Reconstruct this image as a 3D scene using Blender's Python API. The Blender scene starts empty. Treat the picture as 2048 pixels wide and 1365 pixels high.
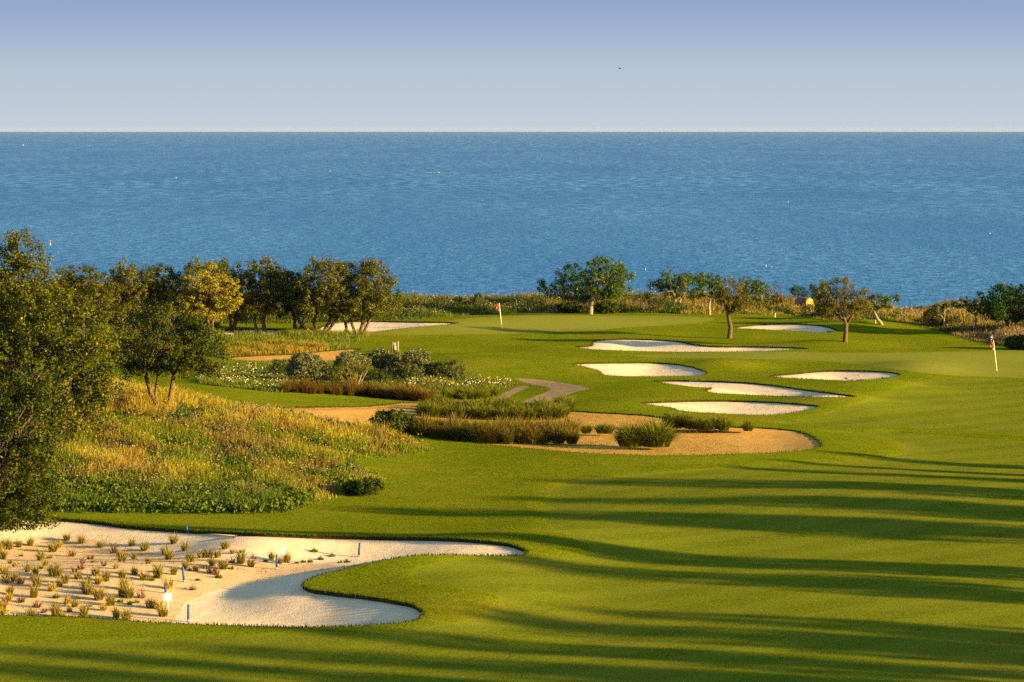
import bpy, math, numpy as np
from mathutils import Vector
from mathutils.geometry import delaunay_2d_cdt

# ------------------------------------------------------------------ camera
FPX, HC, V0 = 5689.0, 17.0, 256.0          # focal length in photo pixels, eye height, eye-level row (2048 px wide photo)
PITCH = math.atan((682.5 - V0) / FPX)
scn = bpy.context.scene
cd = bpy.data.cameras.new("camera"); cam = bpy.data.objects.new("camera", cd)
scn.collection.objects.link(cam); scn.camera = cam
cd.sensor_width = 36.0; cd.lens = FPX / 2048 * 36.0
cd.clip_start = 1.0; cd.clip_end = 60000
cam.location = (0, 0, HC); cam.rotation_euler = (math.pi / 2 - PITCH, 0, 0)

# ------------------------------------------------------------------ light
SUN_EL, SUN_AZ = math.radians(11.5), math.radians(110.0)     # azimuth clockwise from +Y
S = Vector((math.sin(SUN_AZ) * math.cos(SUN_EL), math.cos(SUN_AZ) * math.cos(SUN_EL), math.sin(SUN_EL)))
sd = bpy.data.lights.new("sun", 'SUN'); sd.energy = 5.0; sd.angle = math.radians(0.9); sd.color = (1.0, 0.66, 0.27)
so = bpy.data.objects.new("sun", sd); scn.collection.objects.link(so)
so.rotation_euler = S.to_track_quat('Z', 'Y').to_euler(); so.location = (60, -20, 60)

W = bpy.data.worlds.new("World"); scn.world = W; W.use_nodes = True
nt = W.node_tree; nt.nodes.clear(); L = nt.links.new
out = nt.nodes.new("ShaderNodeOutputWorld"); bg = nt.nodes.new("ShaderNodeBackground")
sky = nt.nodes.new("ShaderNodeTexSky"); sky.sky_type = 'NISHITA'; sky.sun_disc = False
sky.sun_elevation = SUN_EL; sky.sun_rotation = SUN_AZ; sky.altitude = 0; sky.air_density = 1.0; sky.dust_density = 0.6; sky.ozone_density = 2.0
tc = nt.nodes.new("ShaderNodeTexCoord"); sx = nt.nodes.new("ShaderNodeSeparateXYZ")
ramp = nt.nodes.new("ShaderNodeValToRGB"); mr = nt.nodes.new("ShaderNodeMapRange")
mr.inputs[1].default_value = 0.0; mr.inputs[2].default_value = 0.055
L(tc.outputs['Generated'], sx.inputs[0]); L(sx.outputs[2], mr.inputs[0]); L(mr.outputs[0], ramp.inputs[0])
SKYK = 4.3
cr = ramp.color_ramp; cr.elements[0].color = (.56, .635, .70, 1); cr.elements[1].color = (.225, .33, .58, 1)
e = cr.elements.new(.38); e.color = (.47, .565, .68, 1)
e = cr.elements.new(.68); e.color = (.33, .44, .63, 1)
sc_ = nt.nodes.new("ShaderNodeVectorMath"); sc_.operation = 'SCALE'; sc_.inputs[3].default_value = SKYK
mr2 = nt.nodes.new("ShaderNodeMapRange"); mr2.interpolation_type = 'SMOOTHSTEP'
mr2.inputs[1].default_value = 0.05; mr2.inputs[2].default_value = 0.22
mx = nt.nodes.new("ShaderNodeMix"); mx.data_type = 'RGBA'
L(sx.outputs[2], mr2.inputs[0]); L(ramp.outputs[0], sc_.inputs[0])
L(mr2.outputs[0], mx.inputs['Factor']); L(sc_.outputs[0], mx.inputs['A']); L(sky.outputs[0], mx.inputs['B'])
L(mx.outputs['Result'], bg.inputs[0]); bg.inputs[1].default_value = 0.068; L(bg.outputs[0], out.inputs[0])
scn.view_settings.view_transform = 'Standard'; scn.view_settings.look = 'None'
scn.view_settings.exposure = 1.75; scn.view_settings.gamma = 1.0
scn.render.engine = 'CYCLES'
scn.cycles.max_bounces = 6; scn.cycles.transparent_max_bounces = 8; scn.cycles.use_denoising = False

rng = np.random.default_rng(7)
TAU = 2 * math.pi
# ------------------------------------------------------------------ noise, pixel rays
_T = np.random.default_rng(3).random((256, 256))
def vnoise(x, y, s, seed=0):
    x = np.asarray(x, float) / s + 17.3 * seed + 1000; y = np.asarray(y, float) / s + 31.7 * seed + 1000
    xi = np.floor(x).astype(int); yi = np.floor(y).astype(int); fx = x - xi; fy = y - yi
    fx = fx * fx * (3 - 2 * fx); fy = fy * fy * (3 - 2 * fy)
    a = _T[xi & 255, yi & 255]; b = _T[(xi + 1) & 255, yi & 255]; c = _T[xi & 255, (yi + 1) & 255]; d = _T[(xi + 1) & 255, (yi + 1) & 255]
    return (a * (1 - fx) + b * fx) * (1 - fy) + (c * (1 - fx) + d * fx) * fy
def sstep(a, b, x):
    t = np.clip((x - a) / (b - a), 0, 1); return t * t * (3 - 2 * t)
CP, SP = math.cos(PITCH), math.sin(PITCH)
def px_dir(u, v):
    a = (np.asarray(u, float) - 1024) / FPX; b = (682.5 - np.asarray(v, float)) / FPX
    return a, CP + b * SP, -SP + b * CP
def to_px(x, y, z):
    zz = z - HC; d = y * CP - zz * SP; up = y * SP + zz * CP
    return 1024 + x / d * FPX, 682.5 - up / d * FPX
def flat(u, v, z=0):
    a, b, c = px_dir(u, v); t = (z - HC) / c; return a * t, b * t
def hit(u, v, hf, add=0.0, far=300.0):
    """first meeting of photo rays with the terrain hf"""
    u = np.atleast_1d(np.asarray(u, float)); v = np.atleast_1d(np.asarray(v, float))
    a, b, c = px_dir(u, v); ys = np.arange(70.0, far, 0.4)
    t = ys[None, :] / b[:, None]
    X = a[:, None] * t; Z = HC + c[:, None] * t; Y = np.broadcast_to(ys[None, :], X.shape)
    g = Z - hf(X, Y) - add
    below = g < 0; k = np.argmax(below, 1); none = ~below.any(1); k = np.where(none, len(ys) - 1, np.maximum(k, 1))
    i = np.arange(len(u)); g0 = g[i, k - 1]; g1 = g[i, k]
    f = np.where(none, 1.0, g0 / np.where(np.abs(g0 - g1) < 1e-9, 1, g0 - g1))
    y = ys[k - 1] + f * 0.4
    tt = y / b; return a * tt, y

# ------------------------------------------------------------------ terrain base
BUMPS = [  # u, v, height, rx, ry (metres)
    (1080, 648, .70, 15, 8), (860, 662, .25, 8, 6), (1255, 668, .35, 5, 3.0), (1090, 702, .35, 4, 3.5), (940, 716, .3, 4, 3.5), (1240, 772, -.2, 3, 3), (850, 700, .2, 4, 3), (1640, 640, .5, 12, 5), (1480, 668, .25, 6, 4),
    (1000, 735, .7, 10, 7), (1180, 712, .3, 5, 5), (1650, 720, .35, 14, 6), (1300, 790, .45, 7, 5), (1180, 775, .3, 4, 4), (1560, 770, .25, 5, 5),
    (1900, 720, .3, 12, 8), (1450, 715, .25, 10, 5), (1850, 800, .35, 12, 10), (1230, 815, .35, 4, 3),
    (330, 880, 1.3, 8, 17), (600, 900, .5, 5, 12), (60, 900, 1.3, 10, 25), (-150, 640, 2.2, 20, 30), (1650, 1000, .15, 8, 8), (500, 800, .5, 9, 8), (330, 770, .5, 8, 9),
    (740, 1148, .6, 3.2, 4.2), (930, 1195, .6, 3.6, 5.0), (1000, 1105, .25, 3, 4), (1120, 1080, .35, 4, 5),
    (180, 1140, .62, 6.5, 5.0), (480, 1105, .30, 2.6, 3.2),
    (1448, 738, .5, 3, 4), (1740, 784, .6, 4.4, 4.5), (1835, 746, .5, 3.6, 5), (1676, 812, .5, 3.2, 3.6), (1712, 650, .8, 5, 5), (1660, 690, .45, 4, 4),
    (1500, 985, .3, 14, 9), (1950, 1010, .35, 11, 9), (1150, 930, .2, 9, 9), (1700, 1180, .2, 12, 9),
    (900, 1000, -.2, 8, 8), (1500, 1090, -.15, 14, 7), (1680, 905, .2, 4, 4),
]
BW = [(*flat(u, v), h, rx, ry) for u, v, h, rx, ry in BUMPS]
def h0(x, y):
    x = np.asarray(x, float); y = np.asarray(y, float)
    z = np.zeros(np.broadcast(x, y).shape)
    for bx, by, h, rx, ry in BW:
        z = z + h * np.exp(-((x - bx) / rx) ** 2 - ((y - by) / ry) ** 2)
    z = z + (vnoise(x, y, 16, 1) - .5) * .34 + (vnoise(x, y, 7, 2) - .5) * .10 + (vnoise(x, y, 3.1, 3) - .5) * .03
    z = z - .05
    edge = 277 + (vnoise(x, y * 0, 30, 5) - .5) * 8 - 8 * sstep(20, 60, x)
    z = z - 13.2 * sstep(0, 62, y - edge) - .9 * sstep(18, 34, x) * sstep(240, 275, y)
    z = z + 15.2 * np.exp(-(x / 16) ** 2 - ((y + 5) / 24) ** 2)                        # the rise the viewer stands on
    return z

# ------------------------------------------------------------------ outlines (photo pixels)
def catmull(P, n=8):
    P = np.array(P, float); N = len(P); o = []
    for i in range(N):
        a, b, c, d = P[i - 1], P[i], P[(i + 1) % N], P[(i + 2) % N]
        for k in range(n):
            t = k / n
            o.append(.5 * (2 * b + (c - a) * t + (2 * a - 5 * b + 4 * c - d) * t * t + (3 * b - a - 3 * c + d) * t ** 3))
    return np.array(o)
BUNKERS = [
    ('large foreground bunker of pale raked sand curling round a tongue of turf', .18, [(-150, 1037), (0, 1036), (60, 1036), (160, 1040), (260, 1052), (400, 1062), (520, 1067), (650, 1072), (800, 1075), (900, 1077), (1000, 1085), (1040, 1094), (1056, 1102), (1040, 1110), (960, 1111), (880, 1110), (800, 1115), (740, 1127), (690, 1138), (640, 1150), (612, 1163), (606, 1172), (630, 1181), (700, 1189), (760, 1197), (820, 1208), (843, 1222), (845, 1232), (820, 1243), (760, 1250), (680, 1254), (560, 1254), (420, 1250), (300, 1245), (180, 1236), (60, 1232), (-60, 1230), (-150, 1230)]),
    ('long pale bunker on the slope just below the far green with a thin tail to the right', .08, [(1153, 694), (1184, 691), (1190, 681), (1250, 678), (1300, 679), (1350, 682), (1390, 689), (1440, 693), (1500, 693), (1560, 694), (1618, 697), (1580, 700), (1500, 703), (1350, 704), (1230, 701), (1175, 698)]),
    ('pale bunker with a pointed left end and rounded shaded right end', .10, [(1144, 728), (1180, 726), (1250, 725), (1300, 725), (1350, 728), (1390, 735), (1412, 745), (1403, 752), (1350, 753), (1260, 753), (1210, 750), (1195, 741), (1165, 733)]),
    ('long diagonal bunker with a turf notch in its lower edge', .10, [(1312, 763), (1370, 761), (1450, 763), (1520, 768), (1600, 778), (1660, 786), (1710, 793), (1690, 796), (1600, 796), (1500, 791), (1430, 787), (1410, 781), (1424, 776), (1395, 775), (1345, 769)]),
    ('lowest of the stacked pale bunkers, flat topped and tapering to both ends', .10, [(1284, 807), (1340, 803), (1450, 802), (1530, 805), (1600, 810), (1638, 815), (1600, 824), (1540, 830), (1470, 829), (1370, 824), (1340, 816)]),
    ('half shaded lens shaped bunker left of the red near flag with a rake in it', .10, [(1540, 753), (1590, 747), (1650, 742), (1720, 741), (1780, 744), (1801, 749), (1780, 756), (1700, 762), (1620, 759)]),
    ('shaded thin bunker behind the thin trunked olive near the sea', .10, [(1465, 656), (1510, 650), (1580, 647), (1640, 651), (1670, 659), (1678, 663), (1640, 666), (1560, 661), (1500, 658)]),
    ('bright bunker behind the last trees of the row on the left side of the far green', .1, [(640, 655), (690, 643), (800, 643), (916, 646), (850, 653), (780, 660), (730, 667), (690, 668), (640, 666)]),
    ('thin strip of bunker sand behind the trunks in the middle of the tree row', .08, [(430, 662), (520, 658), (575, 663), (560, 668), (440, 669)]),
]
WASTE = [
    ('golden waste sand sweeping between the ornamental grass beds', .12, [(505, 820), (640, 814), (740, 812), (800, 806), (880, 805), (960, 806), (1050, 808), (1150, 822), (1260, 829), (1330, 836), (1450, 852), (1560, 858), (1612, 867), (1640, 884), (1634, 897), (1560, 905), (1450, 909), (1300, 911), (1150, 905), (1000, 892), (880, 880), (780, 872), (700, 858), (600, 840)]),
    ('golden sand strip behind the round grey shrubs', .05, [(452, 717), (520, 711), (600, 708), (650, 702), (722, 698), (708, 706), (745, 712), (700, 719), (640, 723), (520, 723)]),
]
PATHS = [('cart path bending behind the grass clumps', [(1032, 757), (1080, 760), (1130, 767), (1178, 777), (1150, 785), (1118, 797), (1098, 813), (1040, 813), (1062, 796), (1100, 781), (1092, 774), (1060, 768)]),
         ('narrow sandy path beside the flower bed', [(870, 806), (930, 803), (985, 799), (1015, 783), (1040, 773), (1058, 774), (1030, 787), (1003, 803), (930, 811)])]
GREENS = [('far putting green by the sea', [(700, 668), (790, 660), (870, 650), (905, 641), (985, 634), (1100, 631), (1250, 632), (1400, 634), (1428, 640), (1380, 648), (1240, 656), (1190, 662), (1050, 667), (850, 670)]),
          ('near putting green', [(1270, 712), (1400, 706), (1500, 703), (1700, 706), (1900, 704), (2060, 700), (2250, 702), (2250, 770), (2060, 757), (1900, 751), (1800, 740), (1720, 730), (1640, 722), (1500, 718), (1350, 716)])]
FAIRWAY = [('main fairway', [(-220, 1296), (0, 1290), (100, 1281), (300, 1278), (480, 1269), (700, 1262), (800, 1255), (940, 1240), (985, 1220), (1000, 1203), (985, 1187), (930, 1175), (860, 1165), (822, 1150), (835, 1135), (900, 1119), (970, 1113), (1100, 1113), (1165, 1108), (1180, 1096), (1160, 1080), (1100, 1052), (1085, 1022), (1095, 987), (1130, 966), (1200, 956), (1350, 942), (1500, 932), (1700, 920), (1790, 910), (1812, 896), (1795, 881), (1740, 870), (1650, 863), (1700, 861), (1800, 864), (2048, 880), (2250, 894), (2350, 1000), (2350, 1500), (-220, 1500)]),
           ('approach fairway', [(1560, 846), (1640, 832), (1700, 810), (1790, 780), (1850, 762), (1900, 757), (2060, 762), (2250, 775), (2250, 886), (2048, 870), (1800, 855), (1660, 852)])]
SEEDBED = [(-150, 1064), (0, 1060), (150, 1058), (300, 1075), (480, 1088), (640, 1093), (690, 1100), (640, 1108), (540, 1122), (430, 1145), (375, 1165), (352, 1195), (340, 1225), (250, 1236), (100, 1230), (-150, 1228)]
MEADOW = [(-160, 1012), (0, 1022), (150, 1026), (400, 1030), (560, 1026), (650, 1003), (740, 982), (768, 962), (742, 940), (725, 922), (800, 912), (862, 903), (850, 890), (790, 872), (640, 845), (520, 822), (420, 806), (330, 796), (250, 780), (130, 775), (-160, 775)]
COAST = [(-100, 652), (400, 650), (780, 641), (900, 634), (985, 629), (1100, 626), (1450, 629), (1600, 633), (1660, 642), (1720, 640), (1800, 645), (1880, 664), (1960, 684), (2040, 697), (2200, 712), (2300, 560), (-200, 560)]
FLOWERS = [[(395, 758), (440, 742), (520, 733), (570, 735), (600, 770), (562, 784), (470, 772), (400, 765)], [(770, 770), (810, 762), (900, 756), (1000, 760), (1022, 772), (980, 781), (880, 778), (790, 779)]]

def resample(P, step):
    Q = np.vstack([P, P[:1]]); d = np.hypot(*np.diff(Q, axis=0).T); s = np.concatenate([[0], np.cumsum(d)])
    n = max(8, int(s[-1] / step)); t = np.linspace(0, s[-1], n, endpoint=False)
    return np.stack([np.interp(t, s, Q[:, 0]), np.interp(t, s, Q[:, 1])], 1)
def world_outline(P, add=0.0, step=.35, jag=.05, hf=h0, n=8):
    C = catmull(P, n); x, y = hit(C[:, 0], C[:, 1], hf, add); R = resample(np.stack([x, y], 1), step)
    R = R + (np.stack([vnoise(R[:, 0], R[:, 1], .6, 8), vnoise(R[:, 0], R[:, 1], .6, 9)], 1) - .5) * 2 * jag
    return R
def inside(x, y, P):
    x = np.asarray(x, float); y = np.asarray(y, float); r = np.zeros(x.shape, bool)
    m = (x > P[:, 0].min()) & (x < P[:, 0].max()) & (y > P[:, 1].min()) & (y < P[:, 1].max())
    xs, ys = x[m], y[m]; c = np.zeros(xs.shape, bool)
    for i in range(len(P)):
        x1, y1 = P[i - 1]; x2, y2 = P[i]
        if y1 == y2: continue
        k = ((y1 > ys) != (y2 > ys)) & (xs < (x2 - x1) * (ys - y1) / (y2 - y1) + x1)
        c ^= k
    r[m] = c; return r
def sdf(x, y, P, reach=7.0):
    """distance to outline P, positive inside, clipped at reach"""
    x = np.asarray(x, float); y = np.asarray(y, float); r = np.full(x.shape, reach)
    m = (x > P[:, 0].min() - reach) & (x < P[:, 0].max() + reach) & (y > P[:, 1].min() - reach) & (y < P[:, 1].max() + reach)
    xs, ys = x[m], y[m]; d = np.full(xs.shape, reach ** 2)
    for i in range(len(P)):
        ax, ay = P[i - 1]; bx, by = P[i]; dx, dy = bx - ax, by - ay; l = dx * dx + dy * dy + 1e-12
        t = np.clip(((xs - ax) * dx + (ys - ay) * dy) / l, 0, 1)
        d = np.minimum(d, (xs - ax - t * dx) ** 2 + (ys - ay - t * dy) ** 2)
    r[m] = np.sqrt(d); return np.where(inside(x, y, P), r, -r)

bunk = [(lab, rim, world_outline(P, rim, jag=.06)) for lab, rim, P in BUNKERS]
waste = [(lab, rim, world_outline(P, rim, jag=.12)) for lab, rim, P in WASTE]
# raster of the final ground height
RX0, RX1, RY0, RY1, RS = -75.0, 75.0, 66.0, 342.0, .3
gx = np.arange(RX0, RX1, RS); gy = np.arange(RY0, RY1, RS); GX, GY = np.meshgrid(gx, gy, indexing='ij')
G = h0(GX, GY)
sand_sd = {}
for k, (lab, rim, P) in enumerate(bunk + waste):
    s = sdf(GX, GY, P); G = G + np.where(s > 0, rim, rim * np.exp(-(s / 2.8) ** 2))
fair_px = [catmull(P) for _, P in FAIRWAY]
def hg(x, y):
    x = np.asarray(x, float); y = np.asarray(y, float)
    fx = np.clip((x - RX0) / RS, 0, len(gx) - 1.001); fy = np.clip((y - RY0) / RS, 0, len(gy) - 1.001)
    i = fx.astype(int); j = fy.astype(int); a = fx - i; b = fy - j
    v = (G[i, j] * (1 - a) + G[i + 1, j] * a) * (1 - b) + (G[i, j + 1] * (1 - a) + G[i + 1, j + 1] * a) * b
    o = (x < RX0) | (x > RX1 - RS) | (y < RY0) | (y > RY1 - RS)
    return np.where(o, h0(x, y), v) if o.any() else v
fair = [(lab, world_outline(P, hf=hg, jag=.02)) for lab, P in FAIRWAY]
# mown fairway lies a little lower than the rough around it
FD = np.full(G.shape, -7.0)
for lab, P in fair: FD = np.maximum(FD, sdf(GX, GY, P))
G = G + .06 * (1 - sstep(-.4, .15, FD)) - .06
fair = [(lab, world_outline(P, hf=hg, jag=.02)) for lab, P in FAIRWAY]
ditch = np.stack(hit([1480, 1560, 1660, 1800, 1930, 2048, 2250], [846, 851, 857, 862, 870, 877, 890], hg), 1)
for i in range(len(ditch) - 1):
    (ax, ay), (bx, by) = ditch[i], ditch[i + 1]; dx, dy = bx - ax, by - ay; l = dx * dx + dy * dy
    t = np.clip(((GX - ax) * dx + (GY - ay) * dy) / l, 0, 1) if i else ((GX - ax) * dx + (GY - ay) * dy) / l
    ok = (t >= 0) & (t < 1.0); d2 = (GX - ax - t * dx) ** 2 + (GY - ay - t * dy) ** 2
    G = G - np.where(ok, .16 * np.exp(-d2 / .5 ** 2), 0)
greens = [(lab, world_outline(P, hf=hg, jag=.02)) for lab, P in GREENS]
paths = [(lab, world_outline(P, hf=hg, jag=.06)) for lab, P in PATHS]
seedbed = world_outline(SEEDBED, bunk[0][1], jag=.1)
meadow = world_outline(MEADOW, hf=hg, step=.6, jag=.3)
coast = world_outline(COAST, hf=hg, step=1.0, jag=.3, n=4)
coast[coast[:, 1] > 290, 1] = 296
flowers = [world_outline(P, hf=hg) for P in FLOWERS]
def gpt(u, v):
    x, y = hit([u], [v], hg); x, y = float(x[0]), float(y[0])
    return x, y, float(hg(x, y))
def sand_z(x, y, P, rim, lip, deep):
    s = np.maximum(sdf(x, y, P), 0)
    z = hg(x, y) - lip - deep * sstep(0, 3.6, s)
    if P[:, 1].min() > 130:                                   # far bunkers: the sand is drawn up towards the back left
        z = z + np.clip((P[:, 0].mean() - x) * .020, -.12, .12) * sstep(0, 2, s)
    return z

# ------------------------------------------------------------------ materials
def newmat(name):
    m = bpy.data.materials.new(name); m.use_nodes = True; t = m.node_tree; t.nodes.clear()
    o = t.nodes.new("ShaderNodeOutputMaterial"); return m, t, o
def N(t, kind, **kw):
    n = t.nodes.new(kind)
    for k, v in kw.items():
        if k.startswith('i_'): n.inputs[k[2:].replace('_', ' ')].default_value = v
        else: setattr(n, k, v)
    return n
def coords(t, sx=1, sy=1, sz=1):
    g = N(t, "ShaderNodeNewGeometry"); m = N(t, "ShaderNodeMapping"); m.inputs['Scale'].default_value = (sx, sy, sz)
    t.links.new(g.outputs['Position'], m.inputs['Vector']); return m.outputs[0]
def noise(t, vec, scale, detail=3, rough=.55):
    n = N(t, "ShaderNodeTexNoise"); n.inputs['Scale'].default_value = scale; n.inputs['Detail'].default_value = detail; n.inputs['Roughness'].default_value = rough
    t.links.new(vec, n.inputs['Vector']); return n.outputs['Fac']
def rampn(t, fac, stops):
    r = N(t, "ShaderNodeValToRGB"); r.color_ramp.elements[0].position = stops[0][0]; r.color_ramp.elements[0].color = (*stops[0][1], 1)
    r.color_ramp.elements[1].position = stops[-1][0]; r.color_ramp.elements[1].color = (*stops[-1][1], 1)
    for p, c in stops[1:-1]: r.color_ramp.elements.new(p).color = (*c, 1)
    t.links.new(fac, r.inputs[0]); return r.outputs[0]
def mixc(t, a, b, fac, mode='MIX'):
    m = N(t, "ShaderNodeMix", data_type='RGBA', blend_type=mode)
    for s, v in (('A', a), ('B', b), ('Factor', fac)):
        if isinstance(v, (int, float)): m.inputs[s].default_value = v
        elif isinstance(v, tuple): m.inputs[s].default_value = (*v, 1)
        else: t.links.new(v, m.inputs[s])
    return m.outputs['Result']
def math_(t, op, a, b=0.0):
    m = N(t, "ShaderNodeMath", operation=op)
    for i, v in enumerate((a, b)):
        if isinstance(v, (int, float)): m.inputs[i].default_value = v
        else: t.links.new(v, m.inputs[i])
    return m.outputs[0]
def principled(t, o, col, rough=.8, bump=None, bs=.3, bd=.1, spec=.3):
    p = N(t, "ShaderNodeBsdfPrincipled"); p.inputs['Roughness'].default_value = rough; p.inputs['Specular IOR Level'].default_value = spec
    if isinstance(col, tuple): p.inputs['Base Color'].default_value = (*col, 1)
    else: t.links.new(col, p.inputs['Base Color'])
    if bump is not None:
        b = N(t, "ShaderNodeBump"); b.inputs['Strength'].default_value = bs; b.inputs['Distance'].default_value = bd
        t.links.new(bump, b.inputs['Height']); t.links.new(b.outputs[0], p.inputs['Normal'])
    t.links.new(p.outputs[0], o.inputs[0]); return p
def grass_mat(name, dark, mid, light, dry, fine=7.0, bs=.5, bd=.06, stripe=0.0, dryamt=.5):
    m, t, o = newmat(name); v = coords(t); va = coords(t, .6, 1.5, 1)
    big = noise(t, v, .16, 5, .6); medn = noise(t, va, .8, 6, .72); fin = noise(t, v, fine, 5, .8)
    c = rampn(t, medn, [(.36, dark), (.5, mid), (.64, light)])
    c2 = rampn(t, fin, [(.36, tuple(x * .42 for x in dark)), (.64, tuple(min(1, x * 1.5) for x in light))])
    c = mixc(t, c, c2, .52)
    wn = N(t, 'ShaderNodeTexWhiteNoise'); wm = N(t, 'ShaderNodeVectorMath', operation='SNAP'); wm.inputs[1].default_value = (.05, .12, 5); t.links.new(v, wm.inputs[0]); t.links.new(wm.outputs[0], wn.inputs['Vector'])
    c = mixc(t, c, mixc(t, tuple(x * .5 for x in mid), tuple(min(1, x * 1.6) for x in mid), wn.outputs['Value']), .32)
    d = rampn(t, big, [(.48, (0, 0, 0)), (.72, (1, 1, 1))]); d = math_(t, 'MULTIPLY', d, dryamt)
    c = mixc(t, c, dry, d)
    if stripe:
        w = N(t, "ShaderNodeTexWave", wave_type='BANDS', bands_direction='X', wave_profile='SIN'); w.inputs['Scale'].default_value = .11; w.inputs['Distortion'].default_value = .6; w.inputs['Detail'].default_value = 1
        g = N(t, "ShaderNodeNewGeometry"); mp = N(t, "ShaderNodeMapping"); mp.inputs['Rotation'].default_value = (0, 0, .9); t.links.new(g.outputs['Position'], mp.inputs[0]); t.links.new(mp.outputs[0], w.inputs['Vector'])
        f = rampn(t, w.outputs['Fac'], [(.42, (0, 0, 0)), (.58, (1, 1, 1))]); f = math_(t, 'MULTIPLY', f, stripe)
        c = mixc(t, c, tuple(x * 1.5 for x in light), f)
    hgt = math_(t, 'ADD', math_(t, 'MULTIPLY', medn, 1.6), fin)
    principled(t, o, c, 1.0, hgt, bs, bd, .0); return m
M = {}
M['rough'] = grass_mat('rough_grass', (.074, .112, .003), (.126, .170, .005), (.202, .242, .007), (.235, .215, .012), 8, .7, .08, .0, .7)
M['fairway'] = grass_mat('fairway_grass', (.098, .134, .008), (.136, .170, .010), (.182, .210, .014), (.215, .205, .022), 9, .5, .05, .16, .7)
M['green'] = grass_mat('green_grass', (0.1892, 0.2150, 0.0258), (0.2107, 0.2322, 0.0292), (0.2322, 0.2537, 0.0327), (0.2494, 0.2408, 0.0301), 10, .15, .03, 0.0, .4)
def sand_mat(name, a, b, fleck, rake=0.0, fl=.5, bs=.5):
    m, t, o = newmat(name); v = coords(t)
    f = noise(t, v, 1.2, 6, .65); g2 = noise(t, v, 16, 3, .7)
    c = rampn(t, f, [(.3, a), (.7, b)])
    c = mixc(t, c, fleck, math_(t, 'MULTIPLY', rampn(t, g2, [(.60, (0, 0, 0)), (.72, (1, 1, 1))]), fl))
    w = N(t, "ShaderNodeTexWave", wave_type='RINGS', wave_profile='SIN'); w.inputs['Scale'].default_value = .8; w.inputs['Distortion'].default_value = 5; w.inputs['Detail'].default_value = 2; w.inputs['Detail Scale'].default_value = .35
    mp = N(t, "ShaderNodeMapping"); mp.inputs['Location'].default_value = (8.5, -104, 0); gg = N(t, "ShaderNodeNewGeometry"); t.links.new(gg.outputs['Position'], mp.inputs[0]); t.links.new(mp.outputs[0], w.inputs['Vector'])
    hgt = math_(t, 'ADD', math_(t, 'MULTIPLY', w.outputs['Fac'], rake), math_(t, 'ADD', math_(t, 'MULTIPLY', g2, .5), f))
    principled(t, o, c, .95, hgt, bs, .06, .1); return m
M['sand'] = sand_mat('bunker_sand', (.80, .62, .36), (.96, .78, .49), (.50, .41, .28), .10, .4, .8)
M['seedbed'] = sand_mat('planted_sand', (.72, .50, .23), (.86, .62, .31), (.42, .30, .12), .0, .6, .8)
M['waste'] = sand_mat('waste_sand', (.52, .29, .05), (.68, .40, .08), (.30, .17, .05), .0, .5, .9)
M['path'] = sand_mat('path_gravel', (.30, .21, .10), (.44, .30, .125), (.15, .11, .07), .0, .5, .5)
M['lip'] = sand_mat('turf_lip_shade', (.018, .022, .004), (.05, .05, .01), (.08, .06, .03), .0, .5, .8)  # turf lip wall; shade of the overhanging turf put into its dark colour
M['soil'] = sand_mat('bed_soil', (.05, .045, .02), (.10, .09, .03), (.12, .08, .04), .0, .5, .8)
m, t, o = newmat('foliage'); M['veg'] = m
at = N(t, "ShaderNodeAttribute", attribute_name='col')
p = N(t, "ShaderNodeBsdfPrincipled"); p.inputs['Roughness'].default_value = .6; p.inputs['Specular IOR Level'].default_value = .08
tr = N(t, "ShaderNodeBsdfTranslucent"); ms = N(t, "ShaderNodeMixShader"); ms.inputs[0].default_value = .22
t.links.new(at.outputs['Color'], p.inputs['Base Color']); t.links.new(mixc(t, at.outputs['Color'], (1.0, .95, .35), 1.0, 'MULTIPLY'), tr.inputs[0])
t.links.new(p.outputs[0], ms.inputs[1]); t.links.new(tr.outputs[0], ms.inputs[2]); t.links.new(ms.outputs[0], o.inputs[0])
m, t, o = newmat('bark'); M['bark'] = m
v = coords(t, 1, 1, .35); n1 = noise(t, v, 9, 5, .7)
principled(t, o, rampn(t, n1, [(.3, (.045, .030, .016)), (.7, (.20, .13, .06))]), .9, n1, .8, .05)
m, t, o = newmat('pale_bark'); M['pale_bark'] = m
n1 = noise(t, coords(t, 1, 1, .4), 9, 5, .7)
principled(t, o, rampn(t, n1, [(.3, (.20, .15, .08)), (.7, (.42, .33, .18))]), .9, n1, .6, .04)
def plain(name, c, rough=.5, var=.12, sc=14, bs=.15):
    m, t, o = newmat(name); n = noise(t, coords(t), sc, 4, .6)
    principled(t, o, rampn(t, n, [(.25, tuple(x * (1 - var) for x in c)), (.75, tuple(min(1, x * (1 + var)) for x in c))]), rough, n, bs, .01, .4)
    M[name] = m; return m
plain('stake_blue', (.010, .055, .24)); plain('sign_white', (.82, .82, .78)); plain('flag_red', (.75, .035, .015)); plain('flag_orange', (.85, .12, .03))
plain('pole_white', (.82, .78, .62)); plain('rake_dark', (.05, .045, .04)); plain('wood_dark', (.16, .09, .045)); plain('wood_light', (.42, .30, .15))
plain('panel_cream', (.75, .66, .42)); plain('panel_dark', (.05, .06, .07)); plain('panel_grey', (.55, .58, .60)); plain('tank_brown', (.20, .11, .05)); plain('tank_yellow', (.62, .36, .015)); plain('buoy_red', (.6, .12, .10)); plain('bird_dark', (.03, .03, .03)); plain('rope_tan', (.5, .42, .28))

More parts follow.
